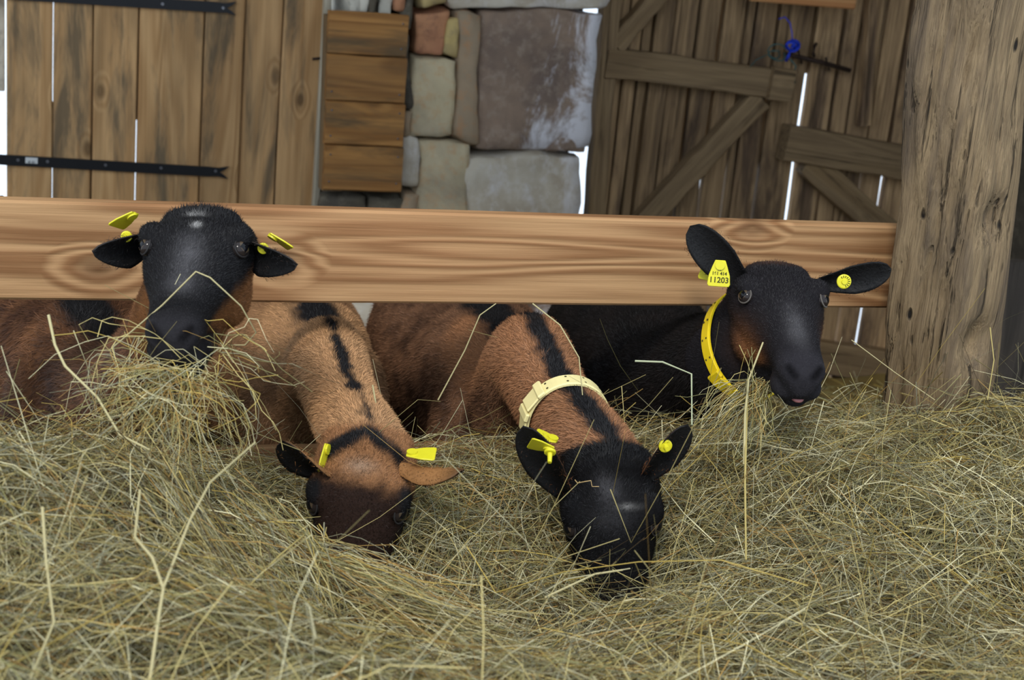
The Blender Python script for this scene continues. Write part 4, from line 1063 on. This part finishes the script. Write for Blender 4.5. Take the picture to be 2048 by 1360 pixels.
def bundle(name, label, groups, seed, n_w=(.0007, .0017), bowing=.013):
    """wisps of hay: each group is (count, start pixel+distance, end pixel+distance, spread start, spread end, sag)"""
    r = np.random.default_rng(seed); ps = []
    for cnt, A_, B_, sa, sb, sag in groups:
        a = C(*A_)[None] + r.normal(0, 1, (cnt, 3)) * sa; b = C(*B_)[None] + r.normal(0, 1, (cnt, 3)) * sb
        K = 7; t = np.linspace(0, 1, K)[None, :, None]; p = a[:, None] * (1 - t) + b[:, None] * t
        bow = r.normal(0, 1, (cnt, 1, 3)) * bowing + np.array((0, 0, -sag)); p = p + bow * (4 * t * (1 - t)) + r.normal(0, .0025, p.shape)
        ps.append(strand_mesh(p, r.uniform(*n_w, cnt), PAL[r.choice(len(PAL), cnt, p=pA)] * r.uniform(.75, 1.2, (cnt, 1)), r, True))
    v, f, c = join(ps); o = link(bpy.data.objects.new(name, np_mesh(name, v, f, c, M_hay))); tag(o, label, 'hay', kind='stuff'); return o
bundle('hay_mouthful', 'tangled wisp of hay hanging from the black faced goats mouth', [
    (60, (345, 752, 1.84), (235, 895, 1.80), .014, .045, -.008), (50, (365, 757, 1.83), (320, 895, 1.80), .012, .045, 0), (30, (385, 760, 1.83), (430, 895, 1.82), .010, .04, 0),
    (26, (345, 752, 1.85), (190, 810, 1.84), .016, .05, -.02), (10, (440, 700, 1.86), (560, 735, 1.84), .006, .014, -.006), (5, (440, 700, 1.86), (620, 780, 1.82), .004, .010, .0), (14, (285, 690, 1.88), (255, 850, 1.84), .016, .03, -.01),
    (40, (200, 830, 1.82), (430, 800, 1.82), .04, .04, -.01), (30, (240, 760, 1.84), (400, 850, 1.82), .03, .03, -.01), (5, (462, 705, 1.86), (490, 870, 1.84), .008, .02, .0)], 41, bowing=.022)
bundle('hay_mouthful', 'pale sheaf of hay pulled up beside the yellow collar', [
    (110, (1522, 770, 2.30), (1415, 862, 2.20), .006, .022, -.006), (50, (1528, 775, 2.28), (1490, 870, 2.18), .006, .022, 0), (5, (1500, 700, 2.27), (1490, 900, 2.18), .004, .01, 0)], 42)
bundle('hay_swath', 'long swath of hay draped over the tan goats muzzle', [
    (210, (585, 1105, 1.86), (890, 1250, 1.80), .012, .026, -.010), (110, (470, 1030, 1.82), (650, 1150, 1.84), .024, .014, -.008), (120, (720, 1205, 1.82), (990, 1275, 1.78), .016, .026, -.006),
    (120, (520, 1130, 1.80), (640, 1290, 1.76), .030, .030, 0.0), (14, (630, 1090, 1.86), (660, 1280, 1.78), .02, .02, 0.0)], 43)
# single stalks the eye picks out
def stalk(pix, wid, label, col):
    pts = [C(*p_) for p_ in pix]; c = pts[0]
    V, Fc = tube_geo([p_ - c for p_ in pts], [wid * .32 * (1 - .35 * i / len(pts)) for i in range(len(pts))], 6)
    me = np_mesh('hay_stalk', np.array(V), np.array([f for f in Fc if len(f) == 4]), np.tile(np.array(col), (len(V), 1)), M_hay, True)
    o = link(bpy.data.objects.new('hay_stalk', me)); o.location = Vector(c); tag(o, label, 'hay stalk', 'single stalks standing out of the hay'); return o
ps_, py_, pg_ = lin(178, 166, 122), lin(172, 154, 94), lin(166, 170, 138)
stalk([(220, 700, 1.88), (325, 610, 1.845), (392, 543, 1.815), (420, 555, 1.815), (482, 612, 1.84), (512, 665, 1.87), (490, 690, 1.88), (462, 690, 1.89)], .0034, 'thin stalk bent in a peak over the black faced goats nose', ps_)
stalk([(97, 630, 1.80), (110, 690, 1.79), (130, 732, 1.78), (195, 795, 1.77), (240, 870, 1.74), (300, 900, 1.72)], .0058, 'thick pale stalk rising at the left before the brown flank', ps_)
stalk([(300, 1360, 1.36), (318, 1230, 1.39), (327, 1178, 1.41), (305, 1115, 1.43), (270, 1075, 1.46), (280, 980, 1.52)], .0055, 'long kinked pale stalk in the left foreground hay', ps_)
stalk([(327, 1175, 1.41), (380, 1040, 1.47), (420, 965, 1.52), (510, 885, 1.62)], .0042, 'slanting pale stalk meeting the kinked stalk in the left foreground', ps_)
stalk([(85, 1015, 1.50), (92, 1120, 1.45), (108, 1245, 1.38), (60, 1360, 1.30)], .005, 'upright stalk near the lower left corner of the hay', ps_)
stalk([(1270, 722, 2.2), (1325, 724, 2.2), (1383, 748, 2.2), (1384, 850, 2.16)], .0052, 'greenish broken stalk sticking up before the black goats flank', pg_)
stalk([(876, 800, 2.2), (930, 700, 2.18), (960, 630, 2.16), (992, 607, 2.16)], .0034, 'slender stalk leaning up against the barrier board', ps_)
stalk([(1065, 607, 2.17), (1120, 650, 2.17), (1158, 715, 2.17), (1165, 790, 2.17)], .0034, 'slender arched stalk between the brown goat and the black goat', ps_)
stalk([(1488, 930, 2.1), (1490, 830, 2.16), (1497, 760, 2.24), (1526, 685, 2.27)], .006, 'straight pale stalk held in the black goats mouth', ps_)
stalk([(1495, 760, 2.25), (1490, 960, 2.06), (1492, 1120, 1.98)], .0055, 'long upright stalk hanging below the black goats mouth', py_)
stalk([(1703, 680, 2.40), (1790, 745, 2.38), (1870, 800, 2.34)], .0026, 'fine stalk slanting down before the foot of the post', ps_)
stalk([(1980, 655, 2.30), (1988, 720, 2.28), (1975, 800, 2.26)], .0030, 'fine dry stem standing against the right edge of the post', py_)
stalk([(1090, 1195, 1.84), (1190, 1148, 1.86), (1245, 1140, 1.88)], .0050, 'pale stalk lying under the brown goats muzzle', ps_)
stalk([(745, 770, 2.16), (752, 810, 2.16), (775, 850, 2.16)], .0046, 'short stubby stalk between the two bowed goats', ps_)
stalk([(480, 1190, 1.62), (560, 1110, 1.70), (608, 1070, 1.80)], .0040, 'stalk slanting up to the tan goats cheek', py_)
stalk([(1150, 960, 2.055), (1155, 966, 2.04), (1182, 961, 2.03), (1184, 973, 2.03), (1198, 973, 2.03)], .0022, 'tiny crooked straw on the forehead of the brown goat', lin(190, 160, 110))

# straw bedding in the pen, heaped at the back wall
def bed_h(x, y):
    x = np.asarray(x, float); y = np.asarray(y, float)
    return .10 + .18 * sstep(y, 3.2, 4.35) + .16 * np.exp(-((x - 1.2) / .4) ** 2) * sstep(y, 3.5, 4.3) + .02 * np.sin(x * 6) * np.sin(y * 5)
parts = [field(bed_h, -1.6, 3.35, 2.25, 4.33, .05, lin(96, 80, 42), -.02), strands(26000, (-1.4, 3.2), (2.3, 4.14), bed_h, .16, (.0014, .0034), (-.02, .02), .16, pA, 51, 4, bright=.85)]
bv, bf, bc = join(parts)
bed = link(bpy.data.objects.new('straw_bedding', np_mesh('straw_bedding', bv, bf, bc, M_hay))); tag(bed, 'yellow straw bedding on the pen floor behind the goats', 'straw', kind='stuff')
